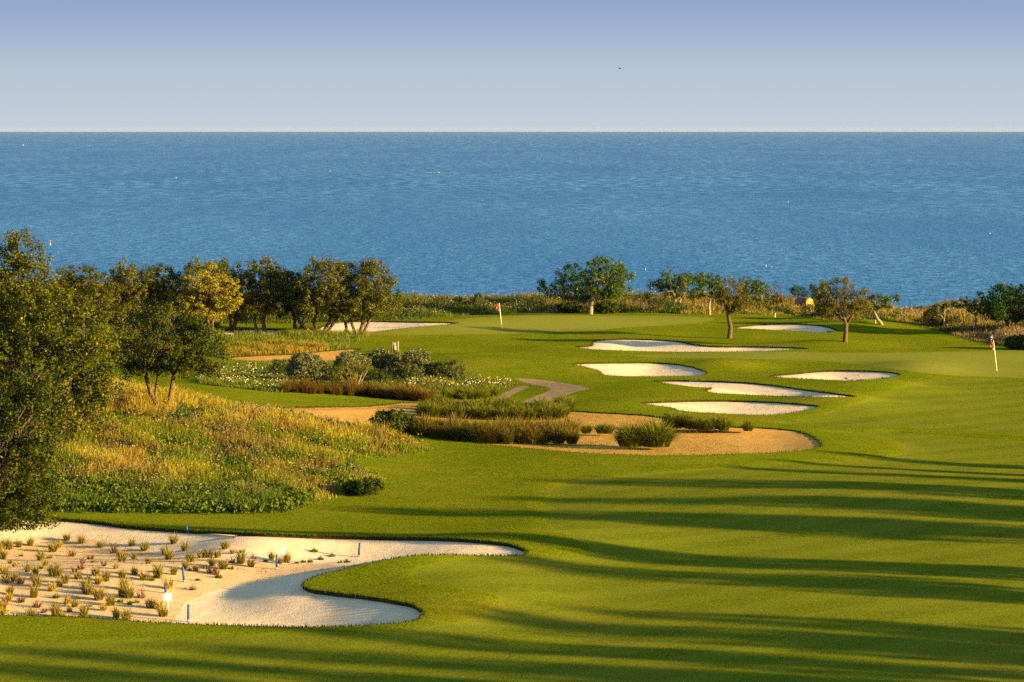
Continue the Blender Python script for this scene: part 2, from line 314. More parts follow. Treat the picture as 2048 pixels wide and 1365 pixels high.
# sea
m, t, o = newmat('sea_water'); M['sea'] = m
g = N(t, "ShaderNodeNewGeometry")
def seanoise(sx_, sy_, d, r):
    mp = N(t, "ShaderNodeMapping"); mp.inputs['Scale'].default_value = (sx_, sy_, 1); t.links.new(g.outputs['Position'], mp.inputs[0]); return noise(t, mp.outputs[0], 1.0, d, r)
w1 = seanoise(.26, .22, 3, .7); w2 = seanoise(.15, .045, 3, .7); w5 = seanoise(.07, .0060, 3, .7); w3 = seanoise(.012, .0022, 5, .65); w4 = seanoise(.6, .5, 3, .7)
sy_ = N(t, "ShaderNodeSeparateXYZ"); t.links.new(g.outputs['Position'], sy_.inputs[0])
def step_(a, b):
    n = N(t, "ShaderNodeMapRange", interpolation_type='SMOOTHSTEP'); n.inputs[1].default_value = a; n.inputs[2].default_value = b; t.links.new(sy_.outputs[1], n.inputs[0]); return n.outputs[0]
near = math_(t, 'ADD', math_(t, 'MULTIPLY', w1, .6), math_(t, 'MULTIPLY', w4, .4))
def mixf(a, b, f): return math_(t, 'ADD', math_(t, 'MULTIPLY', a, math_(t, 'SUBTRACT', 1.0, f)), math_(t, 'MULTIPLY', b, f))
fac = mixf(mixf(near, w2, step_(500, 1700)), w5, step_(1700, 6000))
col = rampn(t, fac, [(.35, (.014, .095, .27)), (.5, (.056, .235, .475)), (.65, (.17, .45, .73))])
col = mixc(t, col, (.030, .165, .43), rampn(t, w3, [(.35, (0, 0, 0)), (.65, (.75, .75, .75))]))
principled(t, o, col, .6, math_(t, 'ADD', w1, w4), .8, .5, .10)

# ------------------------------------------------------------------ mesh helpers
def link(o, parent=None):
    scn.collection.objects.link(o)
    if parent is not None: o.parent = parent
    return o
def mesh_np(name, V, F, mat, parent=None, col=None, smooth=False, loc=None):
    """V (n,3); F (m,k) same-sized faces or a list of such arrays"""
    me = bpy.data.meshes.new(name); Fs = F if isinstance(F, list) else [F]
    V = np.asarray(V, np.float32); nl = sum(f.size for f in Fs); nf = sum(len(f) for f in Fs)
    me.vertices.add(len(V)); me.vertices.foreach_set('co', V.ravel())
    me.loops.add(nl); me.loops.foreach_set('vertex_index', np.concatenate([f.ravel() for f in Fs]).astype(np.int32))
    me.polygons.add(nf); tot = np.concatenate([np.full(len(f), f.shape[1]) for f in Fs]); st = np.concatenate([[0], np.cumsum(tot)[:-1]])
    me.polygons.foreach_set('loop_start', st.astype(np.int32))
    if smooth: me.polygons.foreach_set('use_smooth', np.ones(nf, bool))
    me.update(calc_edges=True)
    if col is not None:
        a = me.color_attributes.new('col', 'FLOAT_COLOR', 'POINT'); c = np.ones((len(V), 4), np.float32); c[:, :3] = col; a.data.foreach_set('color', c.ravel())
    me.materials.append(M[mat]); o = bpy.data.objects.new(name, me)
    if loc is not None: o.location = loc
    return link(o, parent)
def tag(o, label=None, cat=None, group=None, kind=None):
    for k, v in (('label', label), ('category', cat), ('group', group), ('kind', kind)):
        if v: o[k] = v
    return o
def empty(name, loc, rz=0.0):
    o = bpy.data.objects.new(name, None); o.location = loc; o.rotation_euler = (0, 0, rz); o.empty_display_size = .3; return link(o)
def copy_tree(o, parent=None):
    c = o.copy(); scn.collection.objects.link(c); c.parent = parent
    for ch in [k for k in bpy.data.objects if k.parent == o]: copy_tree(ch, c)
    return c
class MB:
    def __init__(s): s.V = []; s.F = {}; s.n = 0
    def add(s, V, F):
        V = np.asarray(V, float); s.V.append(V)
        for f in F: s.F.setdefault(len(f), []).append([i + s.n for i in f])
        s.n += len(V); return s
    def box(s, c, d, rz=0.0, bev=0.0):
        c = np.array(c, float); d = np.array(d, float) / 2; b = min(bev, d.min() * .9) if bev else d.min() * .12
        V = []
        for z, k in ((-d[2], b), (-d[2] + b, 0), (d[2] - b, 0), (d[2], b)):
            X, Y = d[0] - k, d[1] - k; q = b
            V += [(X - q, -Y, z), (X, -Y + q, z), (X, Y - q, z), (X - q, Y, z), (-X + q, Y, z), (-X, Y - q, z), (-X, -Y + q, z), (-X + q, -Y, z)]
        V = np.array(V); cs, sn = math.cos(rz), math.sin(rz)
        V = np.stack([V[:, 0] * cs - V[:, 1] * sn, V[:, 0] * sn + V[:, 1] * cs, V[:, 2]], 1) + c
        F = [list(range(7, -1, -1)), list(range(24, 32))]
        for r in range(3):
            for k in range(8): F.append([r * 8 + k, r * 8 + (k + 1) % 8, r * 8 + 8 + (k + 1) % 8, r * 8 + 8 + k])
        return s.add(V, F)
    def tube(s, pts, rad, k=8):
        pts = np.array(pts, float); n = len(pts); rad = np.broadcast_to(rad, (n,)); V = []; ref = np.array([.3, 1, .1])
        for i in range(n):
            d = pts[min(i + 1, n - 1)] - pts[max(i - 1, 0)]; d = d / (np.linalg.norm(d) + 1e-9)
            a = np.cross(d, ref); a /= np.linalg.norm(a) + 1e-9; b = np.cross(d, a)
            for j in range(k):
                t_ = TAU * j / k; V.append(pts[i] + rad[i] * (a * math.cos(t_) + b * math.sin(t_)))
        F = [[i * k + j, i * k + (j + 1) % k, (i + 1) * k + (j + 1) % k, (i + 1) * k + j] for i in range(n - 1) for j in range(k)]
        F += [list(range(k - 1, -1, -1)), list(range((n - 1) * k, n * k))]
        return s.add(V, F)
    def build(s, name, mat, parent=None, smooth=False):
        return mesh_np(name, np.concatenate(s.V), [np.array(f) for f in s.F.values()], mat, parent, smooth=smooth)

# ------------------------------------------------------------------ ground sheets
regions = ([('sand_bunker', 'sand', lab, P) for lab, rim, P in bunk] + [('waste_sand', 'waste', lab, P) for lab, rim, P in waste] + [('path', 'path', lab, P) for lab, P in paths]
           + [('putting_green', 'green', lab, P) for lab, P in greens] + [('fairway', 'fairway', lab, P) for lab, P in fair] + [('flower_bed_soil', 'soil', None, P) for P in flowers])
pts = []; y = 68.0
while y < 345:
    st = .42 + (y - 68) * .0022 if y < 290 else 1.6
    hw = 24 + y * .19; xs = np.arange(-hw, hw, st); pts.append(np.stack([xs + (st / 2 if len(pts) % 2 else 0), np.full(len(xs), y)], 1)); y += st * .9
cx, cy = np.meshgrid(np.arange(-260, 261, 5.0), np.arange(-40, 345, 5.0)); C = np.stack([cx.ravel(), cy.ravel()], 1)
C = C[(np.abs(C[:, 0]) > 26 + C[:, 1] * .19) | (C[:, 1] < 66)]; pts.append(C); pts = np.concatenate(pts)
verts = [Vector(p) for p in pts.tolist()]; edges = []
for _, _, _, P in regions:
    b = len(verts); n = len(P); verts += [Vector(p) for p in P.tolist()]; edges += [(b + i, b + (i + 1) % n) for i in range(n)]
n_b = len(verts); sb = seedbed; verts += [Vector(p) for p in sb.tolist()]; edges += [(n_b + i, n_b + (i + 1) % len(sb)) for i in range(len(sb))]
r = delaunay_2d_cdt(verts, edges, [], 0, 1e-5)
DV = np.array([tuple(v) for v in r[0]]); DF = np.array([f for f in r[2] if len(f) == 3])
cen = DV[DF].mean(1); reg = np.full(len(DF), -1)
for k in range(len(regions) - 1, -1, -1):
    reg[inside(cen[:, 0], cen[:, 1], regions[k][3])] = k
SB = len(regions); reg[(reg == 0) & inside(cen[:, 0], cen[:, 1], seedbed)] = SB
DZ = hg(DV[:, 0], DV[:, 1]); nsand = len(bunk) + len(waste)
SHEET = {}
def submesh(name, mask, zfun, mat):
    f = DF[mask]; ids, inv = np.unique(f, return_inverse=True); V = np.column_stack([DV[ids], zfun(DV[ids, 0], DV[ids, 1])])
    return mesh_np(name, V, inv.reshape(f.shape), mat, smooth=True)
lips = []
LIP = {}
for k, (nm, mt, lab, P) in enumerate(regions):
    if k < nsand:
        lip, deep = ((.14, .55) if k == 0 else (.10, .30)) if k < len(bunk) else (.06, .05)
        zf = (lambda P, lip, deep: lambda x, y: sand_z(x, y, P, 0, lip, deep))(P, lip, deep); LIP[k] = zf
        o = submesh(nm, reg == k, zf, mt)
        if k == 0:
            o2 = submesh('planted_sand_bed', reg == SB, zf, 'seedbed'); tag(o2, 'golden mound of bare sand planted with rows of small grass tufts', 'sand bed', kind='structure')
    else:
        o = submesh(nm, reg == k, hg, mt)
    tag(o, lab, {'sand_bunker': 'bunker', 'waste_sand': 'sand', 'path': 'path', 'putting_green': 'green', 'fairway': 'fairway', 'flower_bed_soil': 'soil'}[nm] if lab else None, kind='structure')
# rough ground with the turf lips standing over the sand
insand = (reg >= 0) & ((reg < nsand) | (reg == SB))
key = {}
E_ = np.concatenate([DF[:, [0, 1]], DF[:, [1, 2]], DF[:, [2, 0]]]); own = np.tile(np.arange(len(DF)), 3)
mm = reg == -1
f = DF[mm]; ids, inv = np.unique(f, return_inverse=True); V = np.column_stack([DV[ids], DZ[ids]]); faces = inv.reshape(f.shape)
ek = np.sort(E_, 1); code = ek[:, 0].astype(np.int64) * len(DV) + ek[:, 1]; order = np.argsort(code); cs = code[order]
same = np.where(cs[1:] == cs[:-1])[0]; A, B = order[same], order[same + 1]
side = insand[own[A]] != insand[own[B]]; A, B = A[side], B[side]
so_ = np.where(insand[own[A]], A, B)                                   # the sand side's half edge
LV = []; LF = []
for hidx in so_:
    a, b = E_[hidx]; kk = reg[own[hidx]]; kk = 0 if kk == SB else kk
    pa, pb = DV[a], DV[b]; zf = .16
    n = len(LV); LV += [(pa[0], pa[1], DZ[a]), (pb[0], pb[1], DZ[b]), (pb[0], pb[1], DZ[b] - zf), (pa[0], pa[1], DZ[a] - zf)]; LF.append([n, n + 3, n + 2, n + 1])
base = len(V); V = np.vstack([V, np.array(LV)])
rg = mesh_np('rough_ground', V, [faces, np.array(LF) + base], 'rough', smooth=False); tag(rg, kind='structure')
rg.data.materials.append(M['lip']); mi = np.zeros(len(rg.data.polygons), np.int32); mi[len(faces):] = 1; rg.data.polygons.foreach_set('material_index', mi)  # lip walls take the colour with the overhang shade painted in
rg.data.polygons.foreach_set('use_smooth', np.ones(len(rg.data.polygons), bool))

# sea
sv = [(-9000, 150, -12), (9000, 150, -12), (9000, 20500, -12), (-9000, 20500, -12)]
tag(mesh_np('sea', np.array(sv), np.array([[0, 1, 2, 3]]), 'sea'), kind='structure')
#VEG#
SHADOWS = [  # photo column of the shadow's tip, photo row where it crosses column 1795, tree height, crown width
    (1640, 910, 7, 2.5), (1560, 931, 7, 1.5), (1480, 948, 8, 2.8), (1150, 988, 9, 5.9), (1100, 1034, 10, 3.9), (780, 1070, 10.5, 6.2), (1150, 1112, 9, 2.8), (300, 1133, 12.5, 3.4), (1000, 1158, 9, 4.8),
    (1000, 1285, 9.5, 5.3), (1250, 1262, 9, 3.4), (560, 1334, 10, 3.4), (500, 1388, 10.5, 4.5), (100, 1430, 11, 3.6), (-50, 1475, 11, 4.8), (1500, 1010, 9, 4.2),
]
# ------------------------------------------------------------------ leaves, blades
def unit(v): return v / (np.linalg.norm(v, axis=-1, keepdims=True) + 1e-9)
def leaf_quads(P, Nrm, size, aspect=.5, r=rng):
    """one diamond shaped leaf per point"""
    n = len(P); a = unit(np.cross(Nrm, unit(r.normal(size=(n, 3))))); b = np.cross(Nrm, a)
    L_ = size[:, None] * a; Wd = size[:, None] * aspect * b
    bend = Nrm * size[:, None] * .18
    V = np.stack([P - L_ * .5, P + Wd * .5 + bend, P + L_ * .5, P - Wd * .5 + bend], 1).reshape(-1, 3)
    return V, np.arange(4 * n).reshape(n, 4)
def tint(n, c0, c1, c2=None, f2=0.0, r=rng, t=None):
    t = r.random(n)[:, None] if t is None else t[:, None]
    c = np.array(c0) * (1 - t) + np.array(c1) * t
    if c2 is not None:
        k = r.random(n) < f2; c[k] = np.array(c2) * (.7 + .6 * r.random((k.sum(), 1)))
    return c
def blades(P, h, w, lean, az, c0, c1, tipc=None, tipf=0.0, r=rng):
    """grass blades: P roots (n,3), h heights, w widths, lean 0..1, az azimuths"""
    n = len(P); d = np.stack([np.cos(az), np.sin(az), np.zeros(n)], 1); face = r.random(n) * TAU
    s = np.stack([np.cos(face), np.sin(face), np.zeros(n)], 1) * (w / 2)[:, None]; up = np.array([0, 0, 1.0])
    hh = h[:, None]; ln = lean[:, None]
    m = P + up * hh * .55 + d * hh * ln * .25; tp = P + up * hh * (1 - .35 * ln ** 2) + d * hh * ln * .8
    V = np.stack([P - s, P + s, m - s * .9, m + s * .9, tp - s * .25, tp + s * .25], 1).reshape(-1, 3)
    b = np.arange(n)[:, None] * 6; F = np.concatenate([b + np.array([0, 1, 3, 2]), b + np.array([2, 3, 5, 4])])
    t = r.random(n)[:, None]; c = np.array(c0) * (1 - t) + np.array(c1) * t if np.ndim(c0) == 1 else c0
    cc = np.repeat(c[:, None, :], 6, 1)
    if tipc is not None:
        k = r.random(n) < tipf; cc[k, 4:] = tipc; cc[k, 2:4] = cc[k, 2:4] * .5 + np.array(tipc) * .5
    return V, F, cc.reshape(-1, 3)
def crown_points(lobes, clump, per, r, fill=.35, dens=1.0, up=.0):
    """lobes (cx,cy,cz,rx,ry,rz) -> clump centres, leaf points, leaf normals"""
    Cs = []
    for cx, cy, cz, rx, ry, rz in lobes:
        area = 4 * math.pi * ((rx * ry + rx * rz + ry * rz) / 3); n = max(4, int(dens * area / (clump ** 2 * 3.1)))
        d = unit(r.normal(size=(n, 3))); rad = np.where(r.random(n) < fill, r.uniform(.3, .8, n), r.uniform(.84, 1.04, n))[:, None]
        Cs.append(np.array([cx, cy, cz]) + d * rad * np.array([rx, ry, rz]))
    C = np.concatenate(Cs); n = len(C)
    cr = clump * r.uniform(.6, 1.25, n); k = np.repeat(np.arange(n), per)
    d = unit(r.normal(size=(len(k), 3))); q = r.random(len(k)) ** .42
    mid = np.average(C, axis=0); ax_ = unit(unit(C - mid) + np.array([0, 0, .7]) + r.normal(size=C.shape) * .35) * (cr * r.uniform(0, 1.1, n))[:, None]
    P = C[k] + d * (q * cr[k])[:, None] * np.array([.95, .95, .8]) + ax_[k] * (r.random(len(k)) ** 1.5)[:, None]
    Nm = unit(d * 1.5 + r.normal(size=d.shape) * .6 + np.array([0, 0, .3]))
    return C, P, Nm, k
PAL = {
    'carob': ((.024, .045, .004), (.17, .185, .007), (.28, .24, .01), .03),
    'carob_warm': ((.035, .055, .004), (.205, .205, .008), (.28, .22, .01), .03),
    'carob_dark': ((.022, .048, .004), (.11, .13, .006), (.12, .09, .02), .02),
    'gold': ((.20, .19, .010), (.46, .40, .016), (.14, .15, .02), .12),
    'fig': ((.030, .085, .006), (.13, .20, .008), (.22, .22, .03), .05),
    'fig_dark': ((.012, .055, .006), (.06, .125, .008), (.12, .16, .02), .03),
    'olive': ((.07, .080, .014), (.22, .20, .032), (.15, .12, .03), .08),
    'russet': ((.09, .055, .02), (.17, .10, .04), (.06, .08, .02), .3),
    'grey': ((.07, .090, .028), (.20, .22, .080), (.34, .34, .15), .2),
    'greygreen': ((.06, .085, .022), (.14, .165, .045), (.20, .20, .08), .1),
    'yellowgreen': ((.12, .13, .012), (.24, .22, .02), (.3, .24, .03), .1),
    'darkbush': ((.02, .042, .004), (.09, .125, .008), (.10, .12, .02), .05),
}
def lobes_m(base, lob, r, deep=.85):
    x, y, z = base; s = y / FPX; o = []
    # image offsets to metres at the tree's own distance; depth from a radius of its own
    for cu, cv, ru, rv in lob:
        w = px_dir(cu, cv); t = y / w[1]
        o.append((w[0] * t - x, r.uniform(-.35, .35) * ru * s * 1.2, HC + w[2] * t - z, ru * s, max(ru, rv) * s * deep, rv * s))
    return o
GF_ = 'trees along the coast'
def make_tree(label, base_px, lob, pal, leaf=.13, clump=.42, per=46, stems=None, fork=.28, trunk=.13, bark='bark', seed=0, name='carob_tree', cat='tree', group=None,
              dens=1.0, at=None, asp=.5, fill=.35):
    r = np.random.default_rng(1000 + seed); base = gpt(*base_px) if at is None else at
    L_ = lobes_m(base, lob, r); C, P, Nm, k = crown_points(L_, clump, per, r, fill, dens)
    keep = P[:, 2] > .12; P, Nm, k = P[keep], Nm[keep], k[keep]
    if group == GF_: lob = [(a, b, c * 1.10, d * 1.15) for a, b, c, d in lob]; L_ = lobes_m(base, lob, r); C, P, Nm, k = crown_points(L_, clump, per, r, fill, dens)
    e0 = empty(name, base); tag(e0, label, cat, group)
    V, F = leaf_quads(P, Nm, leaf * r.uniform(.6, 1.3, len(P)), asp, r)
    c0, c1, c2, f2 = PAL[pal]; ck = r.random(len(C)); c = tint(len(P), c0, c1, c2, f2, r, np.clip((ck[k] * .5 + r.random(len(P)) * .6) ** 1.7, 0, 1))
    mesh_np('crown', V, F, 'veg', e0, np.repeat(c, 4, 0))
    # trunk, limbs to the clumps
    top = C[:, 2].max(); mb = MB(); s = base[1] / FPX
    if stems is None: stems = [(0, 0, 0)]
    for si, st in enumerate(stems):
        ox, lean, dy = st[0], st[1], st[2]; th = trunk * (st[3] if len(st) > 3 else 1)
        fz = top * fork; p0 = np.array([ox, dy, -.25]); p1 = np.array([ox + lean, dy, fz])
        mid = (p0 + p1) / 2 + r.normal(size=3) * np.array([.07, .07, 0]) * fz
        mb.tube([p0, p0 + np.array([0, 0, .3]), mid, p1], [th * 1.5, th * 1.12, th * .95, th * .85], 9)
        nb = r.integers(3, 6); mine = C[np.argsort(np.abs(C[:, 0] - p1[0]) + r.random(len(C)) * top * .5)[:max(8, len(C) // len(stems))]]
        az0 = r.random() * TAU
        for b in range(nb):
            a_ = az0 + TAU * b / nb; dirv = np.array([math.cos(a_), math.sin(a_), 0]); sc = (mine[:, :2] - p1[:2]) @ dirv[:2] + mine[:, 2] * .3 * r.random(len(mine))
            tg = mine[np.argsort(-sc)[:max(3, len(mine) // 5)]]; t1 = tg.mean(0) * .8 + p1 * .2
            q1 = p1 + (t1 - p1) * .5 + np.array([0, 0, -.05 * top]) * r.random()
            mb.tube([p1 - (p1 - mid) * .15, q1, t1], [th * .68, th * .45, th * .26], 7)
            for g_ in tg[r.permutation(len(tg))[:6]]:
                sp = q1 + (t1 - q1) * r.random(); mb.tube([sp, (sp + g_) / 2 + np.array([0, 0, .06 * top * r.random()]), g_], [th * .26, th * .17, th * .08], 5)
    mb.build('trunk', bark, e0, smooth=True); return e0
def bush(label, base_px, lob, pal, leaf=.09, clump=.26, per=46, seed=0, name='round_shrub', cat='shrub', group=None, asp=.55, dens=1.7):
    r = np.random.default_rng(3000 + seed); base = gpt(*base_px); L_ = lobes_m(base, lob, r, 1.0)
    C, P, Nm, k = crown_points(L_, clump, per, r, .15, dens); keep = P[:, 2] > -.05; P, Nm, k = P[keep], Nm[keep], k[keep]
    V, F = leaf_quads(P, Nm, leaf * r.uniform(.6, 1.3, len(P)), asp, r)
    c0, c1, c2, f2 = PAL[pal]; ck = r.random(len(C)); c = tint(len(P), c0, c1, c2, f2, r, np.clip(ck[k] * .5 + r.random(len(P)) * .5, 0, 1))
    e0 = empty(name, base); tag(e0, label, cat, group); mesh_np('foliage', V, F, 'veg', e0, np.repeat(c, 4, 0))
    mb = MB()
    for q in r.permutation(len(C))[:7]: mb.tube([(r.normal() * .05, r.normal() * .05, -.1), C[q] * np.array([.5, .5, .45]), C[q]], [.035, .025, .01], 5)
    mb.build('stem', 'bark', e0, smooth=True); return e0

# ------------------------------------------------------------------ trees left
GC = 'trees on the left side'
make_tree('dark tree filling the lower left edge right beside the pale sand', (-28, 1064), [(48, 862, 72, 78), (36, 960, 74, 72), (62, 800, 62, 52), (-10, 900, 70, 120), (-20, 1010, 55, 55), (85, 905, 36, 70), (60, 1010, 34, 36), (80, 985, 40, 40), (30, 1030, 60, 26), (90, 800, 30, 50), (70, 1035, 44, 22), (-10, 1050, 50, 20)], 'carob_dark', .14, .42, 66, [(0, .2, 0), (-.8, -.3, .4)], .2, .2, seed=1, group=GC, dens=1.1, fill=.3)
make_tree('broad olive green tree second from the left edge with the widest crown', (110, 890), [(105, 640, 85, 62), (160, 705, 80, 66), (55, 700, 90, 80), (195, 760, 44, 48), (40, 620, 70, 55), (140, 790, 60, 42), (60, 780, 80, 60), (200, 690, 30, 35), (-30, 700, 70, 110), (30, 800, 60, 60), (175, 795, 58, 30), (120, 840, 70, 42), (185, 815, 30, 22)], 'carob', .16, .48, 66, [(0, .4, 0)], .2, .22, seed=2, group=GC, dens=1.1)
make_tree('tallest tree rising above all the others in the top left corner of the trees', (20, 745), [(45, 503, 44, 36), (62, 548, 52, 42), (14, 555, 60, 60), (88, 590, 34, 36), (25, 600, 85, 50), (-40, 570, 60, 60), (40, 485, 22, 20)], 'carob_warm', .17, .48, 58, [(0, .2, 0)], .35, .24, seed=3, group=GC, dens=1.1)
make_tree('dark carob tree with two bare forked stems standing in the long grass', (330, 829), [(255, 674, 50, 50), (320, 650, 60, 36), (405, 688, 54, 46), (335, 700, 78, 40), (424, 716, 28, 32), (250, 712, 36, 30), (380, 662, 40, 24), (300, 730, 44, 22), (365, 730, 50, 22), (420, 735, 30, 18), (262, 740, 32, 18)], 'carob_dark', .13, .38, 60, [(-.15, -.9, 0, 1), (.15, .35, .1, .95), (-.1, -.2, -.1, .7)], .40, .13, seed=4, group=GC, dens=1.05)
T = [
    ('dark carob at the left end of the row behind the two stemmed tree', (165, 662), [(160, 562, 38, 34), (190, 592, 44, 38), (140, 600, 30, 38), (130, 560, 20, 25)], 'carob_warm', [(0, .1, 0)]),
    ('carob with an upright notched top, second along the dark row', (245, 660), [(232, 556, 24, 28), (262, 560, 28, 34), (285, 590, 34, 36), (235, 600, 38, 36), (295, 548, 12, 18)], 'carob_warm', [(0, .2, 0), (.6, .3, .2, .8)]),
    ('darkest carob in the row just left of the yellow tree', (318, 656), [(322, 565, 24, 36), (345, 592, 30, 38), (312, 600, 30, 34), (308, 540, 9, 14), (350, 558, 14, 18)], 'carob_dark', [(0, .1, 0)]),
    ('golden yellow leaved tree standing out from the dark row', (418, 667), [(408, 556, 40, 26), (385, 590, 42, 32), (440, 582, 36, 32), (415, 612, 44, 20), (365, 610, 26, 22), (465, 595, 18, 20)], 'gold', [(0, -.3, 0, .8), (.3, .35, .1, .8), (.1, 0, .2, .7)]),
    ('carob behind the golden tree with its top showing above it', (466, 660), [(402, 537, 30, 16), (455, 546, 38, 22), (476, 585, 34, 34), (480, 612, 28, 22), (430, 545, 25, 20)], 'carob_warm', [(0, .5, 0), (-.2, -.2, .2, .7)]),
    ('carob with twin brown trunks right of the golden tree, broad bright top', (523, 664), [(530, 542, 36, 24), (515, 578, 42, 34), (560, 585, 36, 36), (512, 610, 34, 18), (555, 552, 28, 22)], 'carob_warm', [(-.4, 0, 0, .8), (.25, .2, .1, 1)]),
    ('dark leaning carob in the middle of the row with two short trunks', (592, 660), [(588, 566, 28, 28), (603, 595, 34, 28), (575, 592, 26, 30), (596, 548, 16, 15)], 'carob_dark', [(-.1, -.1, 0, 1), (.35, .3, .1, .8)]),
    ('highest topped carob of the right half of the row with widely spread stems', (632, 667), [(640, 552, 40, 32), (622, 588, 40, 30), (668, 588, 36, 36), (612, 612, 24, 16), (640, 524, 16, 14), (680, 552, 22, 26)], 'carob_warm', [(-.5, -1.3, 0, .9), (.1, -.1, .1, 1), (.6, .8, 0, .9), (.9, 1.2, .2, .7)]),
    ('rounded carob at the right end of the row with four slender stems by the bunker', (712, 668), [(735, 560, 46, 36), (700, 590, 44, 36), (758, 592, 38, 36), (722, 616, 46, 20), (692, 546, 26, 18), (742, 532, 26, 12)], 'carob_warm', [(-.7, -.5, 0, .75), (-.1, -.7, .2, .7), (.3, .3, .1, .8), (.6, .9, 0, .7)]),
]
for i, (lab, b, lob, pal, st) in enumerate(T):
    lob = [(a, c + 5, d * 1.1, e * 1.18) for a, c, d, e in lob]
    make_tree(lab, b, lob, pal, .155, .38, 56, st, .34, .17, seed=20 + i, group='carobs in the long row', dens=1.05)
# ------------------------------------------------------------------ trees right
GF = 'trees along the coast'
make_tree('fig tree half hidden behind its larger neighbour, crown stretched to the left', (1150, 616), [(1140, 553, 28, 20), (1112, 578, 32, 16), (1158, 576, 34, 22), (1086, 571, 11, 8), (1130, 596, 18, 8)], 'fig_dark', .17, .34, 34, [(0, .05, 0)], .42, .14, 'pale_bark', 40, 'fig_tree', group=GF, fill=.3, dens=.9)
make_tree('large bright fig tree with a short pale curved trunk left of the coast trees', (1181, 629), [(1205, 543, 38, 22), (1200, 570, 42, 25), (1236, 562, 26, 26), (1172, 594, 18, 8), (1226, 588, 24, 10), (1200, 526, 14, 9)], 'fig', .17, .36, 40, [(0, .25, 0, 1.2)], .32, .17, 'pale_bark', 41, 'fig_tree', group=GF, fill=.35)
make_tree('open crowned fig tree with a drooping left branch beside the sea', (1353, 620), [(1350, 558, 30, 15), (1376, 570, 30, 20), (1320, 570, 20, 11), (1299, 588, 9, 9), (1340, 580, 26, 13), (1398, 566, 18, 15)], 'fig', .17, .34, 34, [(0, -.1, 0, .9), (.1, .3, .1, .7)], .32, .16, 'pale_bark', 42, 'fig_tree', group=GF, dens=.85)
make_tree('small fig tree on one straight pale trunk left of the thin trunked olive', (1419, 630), [(1410, 575, 26, 17), (1425, 562, 18, 10), (1393, 592, 18, 10), (1440, 578, 20, 18)], 'fig', .16, .32, 34, [(0, .1, 0)], .5, .12, 'pale_bark', 43, 'fig_tree', group=GF, dens=.9)
make_tree('thin trunked olive tree standing forward on the turf', (1459, 677), [(1466, 580, 28, 19), (1455, 604, 24, 20), (1482, 600, 22, 18), (1444, 590, 15, 12), (1474, 618, 20, 9)], 'olive', .11, .28, 50, [(0, -.15, 0)], .42, .19, 'bark', 44, 'olive_tree', group=GF, dens=.85)
make_tree('leafy green fig tree right behind the thin trunked olive', (1505, 622), [(1500, 573, 23, 15), (1515, 594, 21, 18), (1492, 590, 22, 18), (1522, 578, 12, 10)], 'fig', .16, .32, 38, [(0, 0, 0)], .3, .12, 'pale_bark', 45, 'fig_tree', group=GF)
make_tree('low reddish brown tree between the fig trees and the yellow ended tank', (1553, 622), [(1550, 590, 18, 18), (1540, 604, 14, 12), (1566, 605, 20, 14)], 'russet', .10, .26, 34, [(0, 0, 0)], .4, .08, 'pale_bark', 46, 'small_tree', group=GF)
make_tree('sparse young fig tree whose leaves hang over the yellow ended tank', (1588, 612), [(1594, 581, 15, 7), (1606, 590, 14, 6), (1584, 580, 8, 6)], 'fig_dark', .15, .24, 22, [(0, .1, 0)], .5, .07, 'bark', 47, 'fig_tree', group=GF, dens=.8)
make_tree('fig tree peeping out on the left behind the big rounded olive', (1643, 620), [(1636, 577, 14, 12), (1648, 572, 12, 8)], 'fig', .16, .3, 34, [(0, 0, 0)], .4, .11, 'pale_bark', 48, 'fig_tree', group=GF)
make_tree('big rounded olive tree with a dark forked trunk standing on the turf', (1690, 684), [(1684, 578, 24, 20), (1652, 600, 26, 24), (1714, 600, 26, 22), (1680, 612, 44, 22), (1718, 618, 22, 17), (1655, 622, 18, 14), (1640, 582, 14, 12), (1690, 562, 12, 9)], 'olive', .11, .30, 56, [(0, .1, 0)], .30, .18, 'bark', 49, 'olive_tree', group=GF, dens=.9)
make_tree('leaning fig tree with a pale slanted trunk right of the big olive', (1763, 650), [(1757, 601, 18, 10), (1780, 605, 16, 11), (1792, 598, 7, 9), (1742, 610, 16, 11), (1790, 628, 12, 5)], 'fig', .16, .30, 30, [(0, -.75, 0)], .5, .15, 'pale_bark', 50, 'fig_tree', group=GF, dens=.9)
make_tree('little low fig tree at the left end of the far right clump', (1888, 655), [(1888, 619, 16, 9)], 'fig_dark', .16, .28, 30, [(0, 0, 0)], .4, .08, 'pale_bark', 51, 'fig_tree', group=GF)
make_tree('slender fig tree with a pale upright trunk left of the large dark tree', (1953, 664), [(1930, 606, 20, 9), (1950, 614, 16, 11), (1908, 612, 11, 7), (1962, 604, 12, 12)], 'fig', .16, .30, 32, [(0, -.05, 0)], .5, .11, 'pale_bark', 52, 'fig_tree', group=GF, dens=.9)
make_tree('large dark spreading tree cut by the right edge of the view', (2030, 672), [(2000, 598, 38, 22), (2036, 594, 28, 18), (2010, 620, 46, 20), (1976, 620, 22, 15), (2062, 608, 50, 32), (2085, 625, 50, 30)], 'fig_dark', .18, .40, 48, [(0, -.8, 0, 1), (.05, .1, .1, .9)], .33, .17, 'bark', 53, 'fig_tree', group=GF, dens=1.1)
